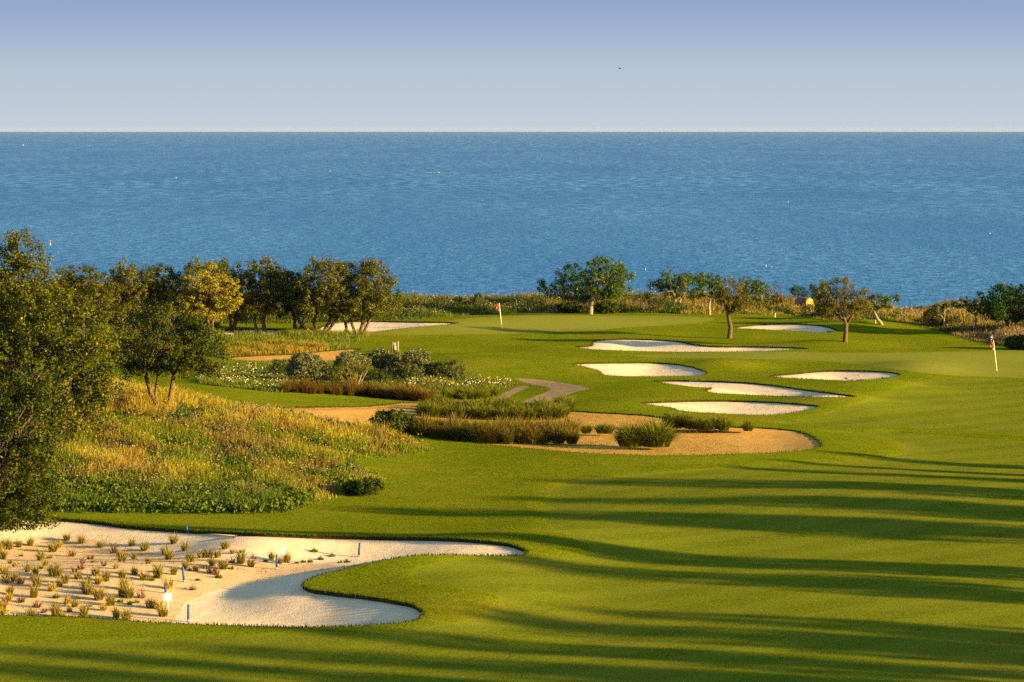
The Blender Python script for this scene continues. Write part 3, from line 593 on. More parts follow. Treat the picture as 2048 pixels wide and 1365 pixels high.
# trees beyond the right edge of the view; their long shadows lie over the fairway
r_ = np.random.default_rng(5)
e0 = empty('tall_tree', (0, 0, 0)); r = np.random.default_rng(77)
lob = [(0, 0, .80, .30, .30, .19), (.12, .1, .68, .32, .30, .16), (-.14, -.05, .58, .34, .32, .17), (.12, -.1, .48, .30, .30, .13)]
C, P, Nm, k = crown_points(lob, .085, 40, r, .4, 1.0); V, F = leaf_quads(P, Nm, .040 * r.uniform(.7, 1.3, len(P)), .5, r)
c0, c1, c2, f2 = PAL['carob_dark']; mesh_np('crown', V, F, 'veg', e0, np.repeat(tint(len(P), c0, c1, c2, f2, r), 4, 0))
mb = MB(); mb.tube([(0, 0, -.03), (.01, 0, .2), (0, 0, .45), (.02, 0, .7)], [.045, .035, .03, .01], 8)
for q in r.permutation(len(C))[:14]: mb.tube([(0, 0, .38), C[q] * np.array([.5, .5, .8]), C[q]], [.015, .012, .004], 5)
mb.build('trunk', 'bark', e0, smooth=True)
for i, (u, v, h_, w_) in enumerate(SHADOWS):
    v = V0 + (v - V0) * (u + 14600) / (1795 + 14600); x, y, z = gpt(u, v); d_ = (h_ * .97) / math.tan(SUN_EL); x += S.x / math.cos(SUN_EL) * d_; y += S.y / math.cos(SUN_EL) * d_
    c = e0 if i == 0 else copy_tree(e0); c.location = (x, y, float(hg([x], [y])[0])); c.scale = (w_, w_, h_); c.rotation_euler = (0, 0, r_.random() * TAU)
    tag(c, 'tall dark tree standing beyond the right edge of the fairway', 'tree', 'tall trees beside the fairway')

# ------------------------------------------------------------------ shrubs
GS = 'shrubs in the planted bed'
B = [
    ('large round grey green shrub at the left end of the shrub bed', (615, 769), [(615, 740, 42, 28), (612, 726, 30, 18)], 'grey', .10, 'round_shrub'),
    ('grey shrub directly behind the pale stemmed bush', (706, 752), [(705, 724, 32, 17), (690, 735, 22, 14)], 'grey', .10, 'round_shrub'),
    ('wide grey shrub right below the wooden sign', (768, 742), [(768, 718, 34, 18), (788, 730, 24, 16)], 'grey', .10, 'round_shrub'),
    ('domed grey shrub right of the one below the sign', (833, 748), [(834, 720, 31, 19), (845, 735, 24, 14)], 'grey', .10, 'round_shrub'),
    ('brownish rounded shrub at the right end of the bed', (905, 758), [(906, 740, 24, 17)], 'greygreen', .09, 'round_shrub'),
    ('small pale ball shaped shrub in front of the grey shrubs', (783, 759), [(783, 748, 15, 10)], 'grey', .08, 'round_shrub'),
    ('light green loose shrub between the ball shrub and the dark shrub', (822, 760), [(822, 744, 24, 13)], 'greygreen', .09, 'round_shrub'),
    ('dark low shrub beside the brownish end shrub', (872, 752), [(871, 739, 22, 12)], 'darkbush', .09, 'round_shrub'),
    ('dark shrub in the gap right of the largest round shrub', (666, 768), [(664, 752, 20, 14)], 'darkbush', .09, 'round_shrub'),
    ('yellow green feathery bush left of the pale stems', (690, 777), [(688, 762, 24, 15)], 'yellowgreen', .09, 'loose_shrub'),
    ('green shrub low among the white flowers left of the large round shrub', (555, 752), [(555, 735, 16, 12)], 'darkbush', .09, 'loose_shrub'),
    ('low green shrub behind the ball shaped shrub', (750, 765), [(752, 756, 28, 10)], 'darkbush', .08, 'loose_shrub'),
    ('thick dark bush on the golden sand left of the long reddish grass bed', (790, 866), [(782, 843, 36, 21), (815, 852, 26, 16), (835, 862, 20, 14)], 'darkbush', .12, 'dense_bush'),
    ('low bright green bush at the right tip of the long grass slope', (738, 990), [(735, 972, 30, 16), (715, 978, 26, 14)], 'darkbush', .10, 'dense_bush'),
    ('dark green bush at the foot of the far right trees behind the near flag', (2035, 699), [(2035, 686, 24, 13), (2065, 684, 30, 16)], 'darkbush', .12, 'dense_bush'),
    ('leafy bush under the large bright fig tree', (1215, 627), [(1212, 616, 26, 11)], 'darkbush', .12, 'dense_bush'),
    ('leafy bush between the two left fig trees', (1140, 626), [(1140, 616, 24, 10)], 'darkbush', .12, 'dense_bush'),
    ('feathery green shrub against the sea right of the tree row', (925, 624), [(920, 607, 12, 11), (940, 612, 18, 9)], 'darkbush', .10, 'loose_shrub'),
    ('wispy tall shrub against the sea left of the orange flag', (957, 624), [(957, 603, 9, 15), (968, 612, 14, 9)], 'greygreen', .10, 'loose_shrub'),
    ('pale dry shrub on the dune edge left of the little low fig tree', (1862, 652), [(1862, 632, 14, 13), (1880, 640, 16, 12)], 'yellowgreen', .10, 'loose_shrub'),
    ('bright yellow green shrub at the foot of the yellow ended tank', (1618, 630), [(1618, 621, 12, 9), (1630, 624, 10, 8)], 'yellowgreen', .10, 'loose_shrub'),
    ('dark shrub between the tank and the big olive', (1650, 634), [(1648, 618, 13, 13)], 'darkbush', .12, 'loose_shrub'),
]
for i, (lab, b, lob, pal, lf, nm) in enumerate(B): bush(lab, b, lob, pal, lf * 1.0, .20, 48, i, nm, 'bush' if 'bush' in nm else 'shrub', GS if i < 12 else None)
# pale stemmed bush
b0 = gpt(712, 777); r = np.random.default_rng(9); e0 = empty('pale_stemmed_bush', b0); tag(e0, 'pale stemmed bush with a V of bare stems and a flat green top', 'bush', GS)
C, P, Nm, k = crown_points(lobes_m(b0, [(705, 733, 26, 12), (725, 738, 22, 10), (690, 745, 18, 9)], r), .24, 44, r, .3, 1.1); V, F = leaf_quads(P, Nm, .10 * r.uniform(.6, 1.3, len(P)), .3, r)
mesh_np('crown', V, F, 'veg', e0, np.repeat(tint(len(P), (.11, .12, .02), (.2, .19, .03), r=r), 4, 0)); mb = MB()
for dx, w in ((-.55, .045), (-.3, .03), (.1, .03), (.45, .045), (.75, .035), (-.9, .03)): mb.tube([(dx * .1, 0, -.1), (dx * .5, r.normal() * .1, .5), (dx, r.normal() * .2, 1.15)], [w, w * .8, w * .4], 6)
mb.build('trunk', 'pale_bark', e0, smooth=True)

# ------------------------------------------------------------------ ornamental grass clumps
def grass_clump(nb, h, rad, w, lean, c0, c1, tipc, tipf, seed):
    r = np.random.default_rng(seed); a = r.random(nb) * TAU; q = np.sqrt(r.random(nb)) * rad * .55; P = np.stack([np.cos(a) * q, np.sin(a) * q, np.full(nb, -.03)], 1)
    az = a + r.normal(size=nb) * .5; hh = h * r.uniform(.55, 1.1, nb) * (1.08 - .5 * (q / (rad * .55)) ** 2); ln = np.clip(lean * (q / rad * 1.6 + .15) * r.uniform(.5, 1.4, nb), 0, 1.1)
    return blades(P, hh, w * r.uniform(.7, 1.3, nb), ln, az, c0, c1, tipc, tipf, r)
CL = {
    'red': [grass_clump(620, 1.2, .6, .030, .9, (.05, .060, .006), (.13, .10, .012), (.20, .09, .025), .45, 60 + i) for i in range(3)],
    'redgold': [grass_clump(620, 1.3, .6, .030, 1.0, (.05, .070, .005), (.19, .18, .012), (.24, .14, .03), .4, 70 + i) for i in range(3)],
    'green': [grass_clump(620, .95, .6, .034, 1.1, (.06, .085, .004), (.19, .215, .010), (.24, .22, .03), .2, 80 + i) for i in range(3)],
    'bush': [grass_clump(1700, 1.3, 1.1, .035, 1.1, (.05, .080, .004), (.18, .21, .010), (.24, .22, .03), .15, 90 + i) for i in range(3)],
}
CM = {k: [] for k in CL}
def put_clump(kind, x, y, s, lab, grp, name='ornamental_grass', cat='grass clump'):
    z = float(hg([x], [y])[0]); j = int(rng.integers(3)); pr = CM[kind]
    while len(pr) < 3: V, F, c = CL[kind][len(pr)]; me_o = mesh_np(name, V, F, 'veg', col=c); pr.append(me_o.data); bpy.data.objects.remove(me_o)
    o = bpy.data.objects.new(name, pr[j]); link(o); o.location = (x, y, z - .02); o.rotation_euler = (0, 0, rng.random() * TAU); q = s * rng.uniform(.75, 1.2); o.scale = (q, q, q * rng.uniform(.9, 1.1))
    return tag(o, lab, cat, grp, 'thing')
def strip(kind, line, gap, s, lab, grp, rows=1, rowd=.8, jit=.15):
    P = np.array(line, float); x, y = hit(P[:, 0], P[:, 1], hg); d = np.concatenate([[0], np.cumsum(np.hypot(np.diff(x), np.diff(y)))])
    for rr in range(rows):
        for t in np.arange(.2 + gap * .5 * (rr % 2), d[-1], gap):
            put_clump(kind, float(np.interp(t, d, x)) + rng.normal() * jit, float(np.interp(t, d, y)) + rr * rowd + rng.normal() * jit, s, lab, grp)
strip('red', [(566, 785), (640, 788), (720, 793), (800, 800), (866, 805)], .62, .72, 'reddish ornamental grass clump in the dark strip in front of the round shrubs', 'reddish grass below the round shrubs', 2, .9)
strip('redgold', [(850, 872), (900, 880), (980, 885), (1060, 886), (1150, 885)], .66, .86, 'tall reddish tipped grass clump in the long bed on the golden sand', 'reddish grasses on the golden sand', 3, 1.3)
strip('green', [(838, 832), (900, 835), (980, 837), (1060, 838), (1138, 833)], .75, .85, 'green grass clump in the low strip behind the reddish grasses', 'green grasses behind the reddish bed', 4, 1.5)
strip('green', [(880, 797), (920, 799), (960, 799), (985, 795)], .7, .75, 'green grass clump at the edge of the flower bed by the path', 'green grasses by the flower bed', 2, 1.0)
strip('green', [(1168, 866), (1200, 866), (1232, 866)], .7, .75, 'short green grass clump between the reddish bed and the lone bush', 'short green grasses on the sand', 1)
strip('green', [(1330, 853), (1380, 857), (1420, 860), (1462, 859)], .62, .82, 'green grass clump in the strip below the lowest pale bunker', 'green grasses under the pale bunkers', 2, .9)
strip('green', [(1488, 860), (1515, 861)], .6, .80, 'green grass clump at the detached right end of the strip below the lowest bunker', 'right end grasses under the pale bunkers')
for u, v, s, lab in ((1262, 891, .98, 'lone thick green bush on the golden sand, left half'), (1312, 891, .98, 'lone thick green bush on the golden sand, right half')):
    x, y, z = gpt(u, v); put_clump('bush', x, y, s, lab, 'lone bush clumps on the sand', 'grass_bush', 'bush')

# ------------------------------------------------------------------ small planted tufts in the foreground sand
def seedling(kind, seed):
    r = np.random.default_rng(seed)
    if kind == 'plume': V, F, c = grass_clump(150, .55, .22, .026, .9, (.13, .15, .012), (.30, .27, .03), (.36, .22, .12), .35, seed)
    elif kind == 'gold': V, F, c = grass_clump(120, .42, .2, .024, .8, (.30, .24, .02), (.50, .38, .04), (.34, .2, .1), .3, seed)
    elif kind == 'purple': V, F, c = grass_clump(42, .45, .2, .028, 1.1, (.12, .07, .05), (.2, .12, .08), (.25, .14, .12), .5, seed)
    else: V, F, c = grass_clump(60, .2, .2, .035, 1.0, (.08, .13, .012), (.16, .20, .018), None, 0, seed)
    return V, F, c
SK = {k: [] for k in ('plume', 'gold', 'purple', 'weed')}
for i, k in enumerate(SK):
    for j in range(4):
        V, F, c = seedling(k, 200 + i * 10 + j); o = mesh_np('grass_tuft', V, F, 'veg', col=c); SK[k].append(o.data); bpy.data.objects.remove(o)
Z1 = [(195, 280), (310, 270), (540, 325), (605, 290), (685, 255), (840, 280), (1035, 310), (735, 370), (925, 400), (1160, 345), (1225, 370), (1350, 315), (1480, 340), (1250, 420), (1370, 400), (415, 410), (465, 460), (410, 495), (150, 475), (215, 370), (40, 545), (280, 525), (845, 440), (1060, 465), (980, 560), (1085, 615), (800, 595), (765, 525), (545, 565), (340, 595), (210, 640), (610, 670), (530, 715), (100, 755), (215, 830), (575, 785), (685, 845), (765, 875), (865, 940), (915, 750), (1010, 805), (1010, 645), (1250, 580), (1270, 700), (1320, 785), (1380, 550), (1475, 605), (1615, 580), (1730, 400), (1780, 550), (1780, 320), (1895, 345), (1900, 490), (2005, 515), (1520, 440), (1690, 360), (1130, 860), (1195, 985), (1290, 1005), (1400, 835), (1540, 885), (1670, 970), (380, 880), (450, 935), (315, 1000), (570, 970), (620, 1015), (860, 990), (40, 960), (95, 300), (20, 400), (60, 640), (10, 300), (590, 560)]
K1 = {(735, 370): 'purple', (925, 400): 'purple', (845, 440): 'purple', (1060, 465): 'purple', (340, 595): 'purple', (215, 830): 'purple', (380, 880): 'purple', (450, 935): 'purple', (210, 640): 'purple', (1160, 345): 'purple', (765, 525): 'purple',
      (410, 495): 'weed', (575, 785): 'weed', (1400, 835): 'weed', (1130, 860): 'plume', (605, 290): 'gold', (215, 370): 'weed', (465, 460): 'gold', (1010, 645): 'gold', (40, 545): 'gold', (150, 475): 'gold', (685, 845): 'gold', (530, 715): 'gold', (40, 960): 'gold'}
TUF = [(x * .1953, 1020 + y * .1953, K1.get((x, y), 'plume')) for x, y in Z1]
TUF += [(300 + x * .1953, 1020 + y * .1953, k) for x, y, k in [(635, 465, 'plume'), (600, 380, 'plume'), (750, 495, 'plume'), (770, 330, 'plume'), (845, 350, 'gold'), (690, 380, 'plume'), (930, 440, 'plume'), (1035, 470, 'plume'), (580, 490, 'weed'), (830, 495, 'weed'), (1180, 420, 'weed'), (1245, 400, 'plume'), (1330, 440, 'plume'), (1400, 430, 'plume'), (1500, 440, 'weed'), (1570, 430, 'weed'), (1685, 380, 'weed'), (1750, 410, 'weed'), (1865, 400, 'weed'), (1945, 435, 'weed'), (2020, 430, 'weed'), (400, 510, 'weed'), (1640, 428, 'weed')]]
_r = np.random.default_rng(4); _n = 0
while _n < 46:
    u_, v_ = _r.uniform(-30, 520), _r.uniform(1085, 1228)
    if v_ > 1228 - max(0, u_ - 250) * .45: continue
    if min(abs(u_ - a) * .5 + abs(v_ - b) for a, b, _ in TUF) < 7: continue
    TUF.append((u_, v_, ('purple', 'weed', 'gold', 'plume', 'weed')[_n % 5])); _n += 1
TUF += [(-20, 1120, 'plume'), (-35, 1180, 'plume'), (-25, 1080, 'plume'), (-50, 1140, 'gold')]
labs = {'plume': 'bushy green tuft with reddish plumes planted in the pale sand', 'gold': 'golden straw coloured tuft planted in the pale sand', 'purple': 'sparse dark purplish tuft planted in the pale sand', 'weed': 'tiny low green weed on the planted sand'}
zs0 = LIP[0]
for i, (u, v, k) in enumerate(TUF):
    x, y = hit([u], [v + 2], lambda X, Y: hg(X, Y) - .3); x, y = float(x[0]), float(y[0])
    z = float(zs0(np.array([x]), np.array([y]))[0])
    o = bpy.data.objects.new('sand_weed' if k == 'weed' else 'grass_tuft', SK[k][i % 4]); link(o); o.location = (x, y, z); q = rng.uniform(.62, 1.05)
    o.scale = (q, q, q * rng.uniform(.9, 1.2)); o.rotation_euler = (0, 0, rng.random() * TAU); tag(o, labs[k], 'weed' if k == 'weed' else 'grass tuft', {'plume': 'plumed tufts in the sand', 'gold': 'golden tufts in the sand', 'purple': 'purplish tufts in the sand', 'weed': 'small weeds in the sand'}[k], 'thing')

# dead stalks, leaf litter and seedlings between the tufts
r = np.random.default_rng(88); x = r.uniform(seedbed[:, 0].min(), seedbed[:, 0].max(), 5200); y = r.uniform(seedbed[:, 1].min(), seedbed[:, 1].max(), 5200); k = inside(x, y, seedbed) & (vnoise(x, y, .9, 91) * .7 + r.random(5200) * .5 > .55); x, y = x[k], y[k]
pz = zs0(x, y); n = len(x); V, F, c = blades(np.stack([x, y, pz - .005], 1), r.uniform(.015, .09, n), r.uniform(.02, .05, n), r.uniform(.3, 1.4, n), r.random(n) * TAU, (.10, .11, .01), (.30, .20, .07), r=r)
tag(mesh_np('sand_litter', V, F, 'veg', col=c), 'dead stalks and tiny seedlings littering the planted sand', 'litter', kind='stuff')
# ------------------------------------------------------------------ meadow, coast grass, flowers, fringes
def scatter(poly, per_m2, r, holes=()):
    a, b = poly.min(0), poly.max(0); n = int((b[0] - a[0]) * (b[1] - a[1]) * per_m2); x = r.uniform(a[0], b[0], n); y = r.uniform(a[1], b[1], n); k = inside(x, y, poly)
    for h in holes: k &= ~inside(x, y, h)
    return x[k], y[k]
r = np.random.default_rng(31)
x, y = scatter(meadow, 190, r, [P for _, _, P in waste]); z = hg(x, y); U, Vv = to_px(x, y, z)
n = len(x); patch = vnoise(x, y, 3.0, 21); p2 = vnoise(x, y, 1.1, 22)
edge = np.clip(sdf(x, y, meadow) / 1.6, .15, 1)
clumpy = .55 + .75 * vnoise(x, y, .8, 23)
h = (.42 + .45 * patch + .10 * sstep(900, 800, Vv)) * clumpy * r.uniform(.6, 1.25, n) * edge
front = sstep(960, 1010, Vv + (p2 - .5) * 50) * sstep(700, 560, U)   # leafy low strip along the front
h = h * (1 - .25 * front)
gold = np.array([.37, .31, .025]); green = np.array([.15, .19, .010]); dark = np.array([.05, .09, .012]); rust = np.array([.23, .145, .035]); mauve = np.array([.27, .18, .15])
tg = sstep(.35, .62, patch * .5 + p2 * .3 + .35 * sstep(880, 790, Vv))[:, None]; c = green * (1 - tg) + gold * tg
k = vnoise(x, y, 2.2, 24) > .66; c[k] = c[k] * .45 + rust * .55
k = vnoise(x, y, 1.8, 25) > .70; c[k] = dark * 1.2; h[k] *= .7
c = c * (1 - front[:, None]) + dark * 1.5 * front[:, None]; c = c * r.uniform(.65, 1.35, (n, 1))
V, F, cc = blades(np.stack([x, y, z - .02], 1), h, r.uniform(.018, .035, n), r.uniform(.1, .7, n), r.random(n) * TAU, c, None, r=r)
# seed heads and mauve flowers on top of some blades
km = (r.random(n) < .10) & (h > .25) & (front < .4); md = (vnoise(x, y, 2.5, 26) + .35 * sstep(900, 820, Vv) * sstep(380, 480, U)) > .68
km |= md & (r.random(n) < .10) & (h > .2); tp = np.stack([x, y, z + h * .98], 1)[km]; hc = np.where(md[km][:, None], mauve, np.array([.36, .27, .07])) * r.uniform(.7, 1.3, (km.sum(), 1))
V2, F2 = leaf_quads(tp, unit(r.normal(size=tp.shape)), r.uniform(.05, .10, len(tp)), .8, r)
tag(mesh_np('long_grass', np.vstack([V, V2]), np.vstack([F, F2 + len(V)]), 'veg', col=np.vstack([cc, np.repeat(hc, 4, 0)])), 'long wild grass with golden and mauve seed heads on the left slope', 'wild grass', kind='stuff')
# broad leaved plants along the front
x, y = scatter(meadow, 17, r); z = hg(x, y); U, Vv = to_px(x, y, z)
q = (sstep(955, 985, Vv + 30 * (vnoise(x, y, 2.0, 34) - .5)) * sstep(650, 560, U) + .8 * (vnoise(x, y, 1.8, 25) > .76)) * (vnoise(x, y, .7, 33) + .25); k = r.random(len(x)) < q
x, y, z = x[k], y[k], z[k]; m_ = 9; n = len(x) * m_; X = np.repeat(x, m_) + r.normal(size=n) * .14; Y = np.repeat(y, m_) + r.normal(size=n) * .14
P = np.stack([X, Y, hg(X, Y) + r.uniform(.06, .42, n)], 1); Nm = unit(np.stack([r.normal(size=n), r.normal(size=n) - .2, r.uniform(.0, .9, n)], 1))
V, F = leaf_quads(P, Nm, r.uniform(.13, .26, n), .45, r)
tag(mesh_np('broad_leaf_plants', V, F, 'veg', col=np.repeat(tint(n, (.03, .065, .005), (.13, .18, .010), r=r), 4, 0)), 'broad leaved green ground cover along the foot of the grassy slope', 'ground cover', kind='stuff')
# coast grass
x, y = scatter(coast, 70, r); z = hg(x, y); U, Vv = to_px(x, y, z); ok = (y < 292) & (np.abs(x) < 70) & ~((np.abs(x - gpt(1607, 620)[0] - .3) < 1.0) & (np.abs(y - gpt(1607, 620)[1]) < 4) & (r.random(len(x)) < .9)); x, y, z, U, Vv = x[ok], y[ok], z[ok], U[ok], Vv[ok]
n = len(x); pt = vnoise(x, y, 4, 41); p2 = vnoise(x, y, 1.5, 42); front = np.clip(sdf(x, y, coast) / 3, .25, 1)
h = (.5 + .75 * pt) * (.5 + .9 * p2) * r.uniform(.5, 1.2, n) * front * (1 - .45 * sstep(1740, 1800, U) * sstep(1900, 1840, U))
tg = sstep(.35, .75, p2 * .55 + .45 * sstep(950, 1500, U) - .05)[:, None]; c = np.array([.085, .115, .014]) * (1 - tg) + np.array([.27, .22, .04]) * tg
k = (vnoise(x, y, 3, 43) > .66) & (U > 1050); c[k] = np.array([.24, .17, .08]); k = vnoise(x, y, 2.5, 44) > .72; c[k] = np.array([.05, .085, .014])
c *= r.uniform(.65, 1.35, (n, 1))
V, F, cc = blades(np.stack([x, y, z - .02], 1), h, r.uniform(.03, .06, n), r.uniform(.1, .6, n), r.random(n) * TAU, c, None, r=r)
kk = (r.random(n) < .12) & (h > .4); tp = np.stack([x, y, z + h], 1)[kk]; V2, F2 = leaf_quads(tp, unit(r.normal(size=tp.shape)), r.uniform(.07, .16, len(tp)), .6, r)
tag(mesh_np('coast_grass', np.vstack([V, V2]), np.vstack([F, F2 + len(V)]), 'veg', col=np.vstack([cc, np.repeat(np.repeat(np.array([[.34, .25, .14]]), len(tp), 0) * r.uniform(.7, 1.3, (len(tp), 1)), 4, 0)])), 'tall tawny grass band between the far green and the sea', 'wild grass', kind='stuff')
# wild grass under the row trees and the orange grass behind the shrub bed
for nm, PX, lab, c0, c1, hh_, dens in (
    ('wild_grass', [(440, 690), (470, 672), (560, 664), (640, 662), (720, 660), (738, 672), (700, 690), (680, 700), (600, 704), (520, 710), (440, 716)], 'rough green grass around the trunks at the right half of the tree row', (.085, .125, .012), (.19, .22, .02), .42, 90),
    ('dry_grass', [(450, 716), (452, 700), (520, 692), (600, 690), (640, 693), (655, 702), (600, 706), (520, 711)], 'orange dry grass strip behind the golden sand', (.17, .15, .015), (.40, .26, .03), .42, 120),
    ('wild_grass', [(100, 700), (100, 640), (400, 645), (440, 660), (440, 690), (300, 700)], 'green grass under the dark left half of the tree row', (.08, .12, .012), (.18, .21, .02), .5, 60),
    ('bed_grass', [(660, 780), (700, 770), (760, 762), (880, 757), (930, 752), (1020, 765), (1030, 772), (980, 783), (860, 790), (760, 788)], 'mixed low grasses and herbs in front of the shrub bed', (.07, .11, .012), (.20, .20, .03), .3, 120),
    ('bed_grass', [(395, 765), (430, 735), (520, 727), (590, 722), (600, 770), (566, 786), (470, 776)], 'low green herbs around the white flowers left of the round shrub', (.06, .10, .012), (.16, .19, .02), .26, 130)):
    Pw = world_outline(PX, hf=hg, n=4, jag=.15); x, y = scatter(Pw, dens, r, [P for _, P in paths] + [P for _, _, P in waste] + [P for _, _, P in bunk]); n = len(x)
    if n == 0: continue
    t_ = np.clip(vnoise(x, y, 1.3, 51) * .7 + r.random(n) * .4, 0, 1)[:, None]; c = np.array(c0) * (1 - t_) + np.array(c1) * t_
    V, F, cc = blades(np.stack([x, y, hg(x, y) - .02], 1), hh_ * (.35 + 1.1 * vnoise(x, y, 1.0, 52)) * r.uniform(.6, 1.2, n), r.uniform(.025, .05, n), r.uniform(.1, .8, n), r.random(n) * TAU, c, None, r=r)
    tag(mesh_np(nm, V, F, 'veg', col=cc), lab, 'grass', kind='stuff')
# daisies
Vs, Fs, Cs, b = [], [], [], 0
for Pw, dens in zip(flowers, (6, 10)):
    x, y = scatter(Pw, dens, r); k = vnoise(x, y, .9, 61) + .25 * r.random(len(x)) > .62; x, y = x[k], y[k]; n = len(x); z = hg(x, y) + r.uniform(.2, .36, n)
    for s_ in range(1):
        V, F = leaf_quads(np.stack([x, y, z], 1), unit(np.stack([r.normal(size=n) * .4 + .3, r.normal(size=n) * .4 - .4, np.full(n, .6)], 1)), r.uniform(.05, .09, n), 1.0, r)
        Vs.append(V); Fs.append(F + b); b += len(V); Cs.append(np.repeat(tint(n, (.75, .70, .35), (.80, .78, .62), (.8, .6, .08), .15, r), 4, 0))
tag(mesh_np('white_flowers', np.vstack(Vs), np.vstack(Fs), 'veg', col=np.vstack(Cs)), 'white and cream daisies scattered over the two flower patches', 'flowers', kind='stuff')
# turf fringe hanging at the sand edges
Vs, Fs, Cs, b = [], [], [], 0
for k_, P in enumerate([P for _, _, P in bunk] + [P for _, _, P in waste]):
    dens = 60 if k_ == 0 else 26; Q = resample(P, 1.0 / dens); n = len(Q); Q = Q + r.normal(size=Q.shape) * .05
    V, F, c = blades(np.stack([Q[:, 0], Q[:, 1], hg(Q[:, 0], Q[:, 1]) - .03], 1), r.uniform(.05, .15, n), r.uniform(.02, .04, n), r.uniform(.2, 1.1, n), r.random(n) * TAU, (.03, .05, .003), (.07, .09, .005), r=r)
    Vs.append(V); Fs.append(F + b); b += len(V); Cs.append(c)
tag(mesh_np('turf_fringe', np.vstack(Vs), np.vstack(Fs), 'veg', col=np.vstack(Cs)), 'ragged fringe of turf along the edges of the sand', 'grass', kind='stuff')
# short rough turf blades in the nearer rough
zone = np.array([(-30, 92), (8, 92), (12, 150), (6, 175), (-30, 175)], float)
x, y = scatter(zone, 70, r, [P for _, _, P in bunk[:1]] + [P for _, P in fair] + [meadow]); n = len(x)
cl_ = .5 + .9 * vnoise(x, y, .5, 71)
V, F, c = blades(np.stack([x, y, hg(x, y) - .01], 1), r.uniform(.025, .055, n) * cl_, r.uniform(.012, .022, n), r.uniform(.2, 1.0, n), r.random(n) * TAU, (.06, .085, .003), (.13, .155, .006), r=r)
tag(mesh_np('rough_turf_blades', V, F, 'veg', col=c), 'longer turf blades of the rough in the nearer ground', 'grass', kind='stuff')
#ITEMS#
# ------------------------------------------------------------------ flags, stakes, signs, rakes
def flagstick(u, v, hgt, lean, fm, lab, hang):
    b = gpt(u, v); e0 = empty('golf_flag', b); tag(e0, lab, 'flag'); k = np.array([lean, 0, 1.0]) * hgt
    mb = MB(); mb.tube([(0, 0, -.1), tuple(k * .5), tuple(k)], [.035, .032, .028], 8).build('pole', 'pole_white', e0, smooth=True)
    # limp cloth: a folded sheet hanging from the top of the pole
    nx, nz = 9, 8; V = []; F = []
    for i in range(nx):
        for j in range(nz):
            s_, t_ = i / (nx - 1), j / (nz - 1)
            V.append((k[0] - .02 - s_ * hang[0] * (1 - .12 * t_) - lean * t_ * hang[1], .05 * math.sin(s_ * 9 + t_ * 2) * s_, hgt - .02 - t_ * hang[1] * (1 - .15 * s_) - s_ ** 1.3 * hang[2]))
    for i in range(nx - 1):
        for j in range(nz - 1): F.append((i * nz + j, (i + 1) * nz + j, (i + 1) * nz + j + 1, i * nz + j + 1))
    o = mesh_np('flag_cloth', np.array(V), np.array(F), fm, e0, smooth=True); md = o.modifiers.new('thick', 'SOLIDIFY'); md.thickness = .008
    zc = hgt * .73; mb = MB(); mb.add([(k[0] * .73, -.012, zc + .16), (k[0] * .73 - .21, -.012, zc - .06), (k[0] * .73, -.012, zc - .10), (k[0] * .73, .012, zc + .16), (k[0] * .73 - .21, .012, zc - .06), (k[0] * .73, .012, zc - .10)], [(0, 1, 2), (3, 5, 4), (0, 3, 4, 1), (1, 4, 5, 2), (2, 5, 3, 0)])
    mb.build('marker_pennant', 'pole_white', e0); return e0
flagstick(1004, 657, 2.12, -.115, 'flag_orange', 'limp orange red flag on a leaning white pole on the far green', (.24, .30, .22))
flagstick(1994, 743, 2.15, -.13, 'flag_red', 'limp bright red flag on a leaning white pole on the near green at the right', (.20, .32, .22))
def stake(u, v, hpx, leanx, lab, mat='stake_blue', rad=.045, name='marker_stake', grp='blue stakes in the foreground bunker', sandy=True):
    x, y = hit([u], [v], (lambda X, Y: hg(X, Y) - .3) if sandy else hg); x, y = float(x[0]), float(y[0]); z = float(zs0(np.array([x]), np.array([y]))[0]) if sandy else float(hg([x], [y])[0])
    h = hpx * y / FPX; e0 = empty(name, (x, y, z)); tag(e0, lab, 'stake', grp)
    mb = MB(); mb.tube([(0, 0, -.15), (leanx * h * .5, 0, h * .5), (leanx * h, 0, h - .012), (leanx * h, 0, h)], [rad * .92, rad, rad, rad * .8], 10).build('post', mat, e0, smooth=False)
    if sandy: mb = MB(); mb.tube([(leanx * h * .06, 0, h * .06), (leanx * h * .10, 0, h * .10)], [rad * 1.04, rad * 1.04], 10).build('white_band', 'sign_white', e0)
    return e0
for u, v, hp, ln, lab in ((376, 1075, 17, -.2, 'blue stake at the back of the planted sand, partly behind a tuft'), (368, 1144, 31, -.08, 'blue stake between the planted tufts and the raked sand, left one of the middle pair'), (331, 1166, 17, -.02, 'blue stake just behind the nearer white sign'), (376, 1222, 35, .03, 'nearest blue stake standing alone on the raked sand'), (553, 1119, 30, .02, 'blue stake beside the farther white sign'), (717, 1101, 28, .1, 'rightmost blue stake beyond the end of the planted bed')):
    stake(u, v, hp, ln, lab)
for u, v, hp, lab in ((1550, 635, 8, 'small white marker post in front of the reddish tree'), (1287, 624, 8, 'small white marker post in the tawny grass left of the open fig tree'), (1751, 647, 8, 'small white marker post beside the leaning fig tree')):
    stake(u, v, hp, 0, lab, 'pole_white', .05, 'marker_post', 'white posts along the coast grass', False)
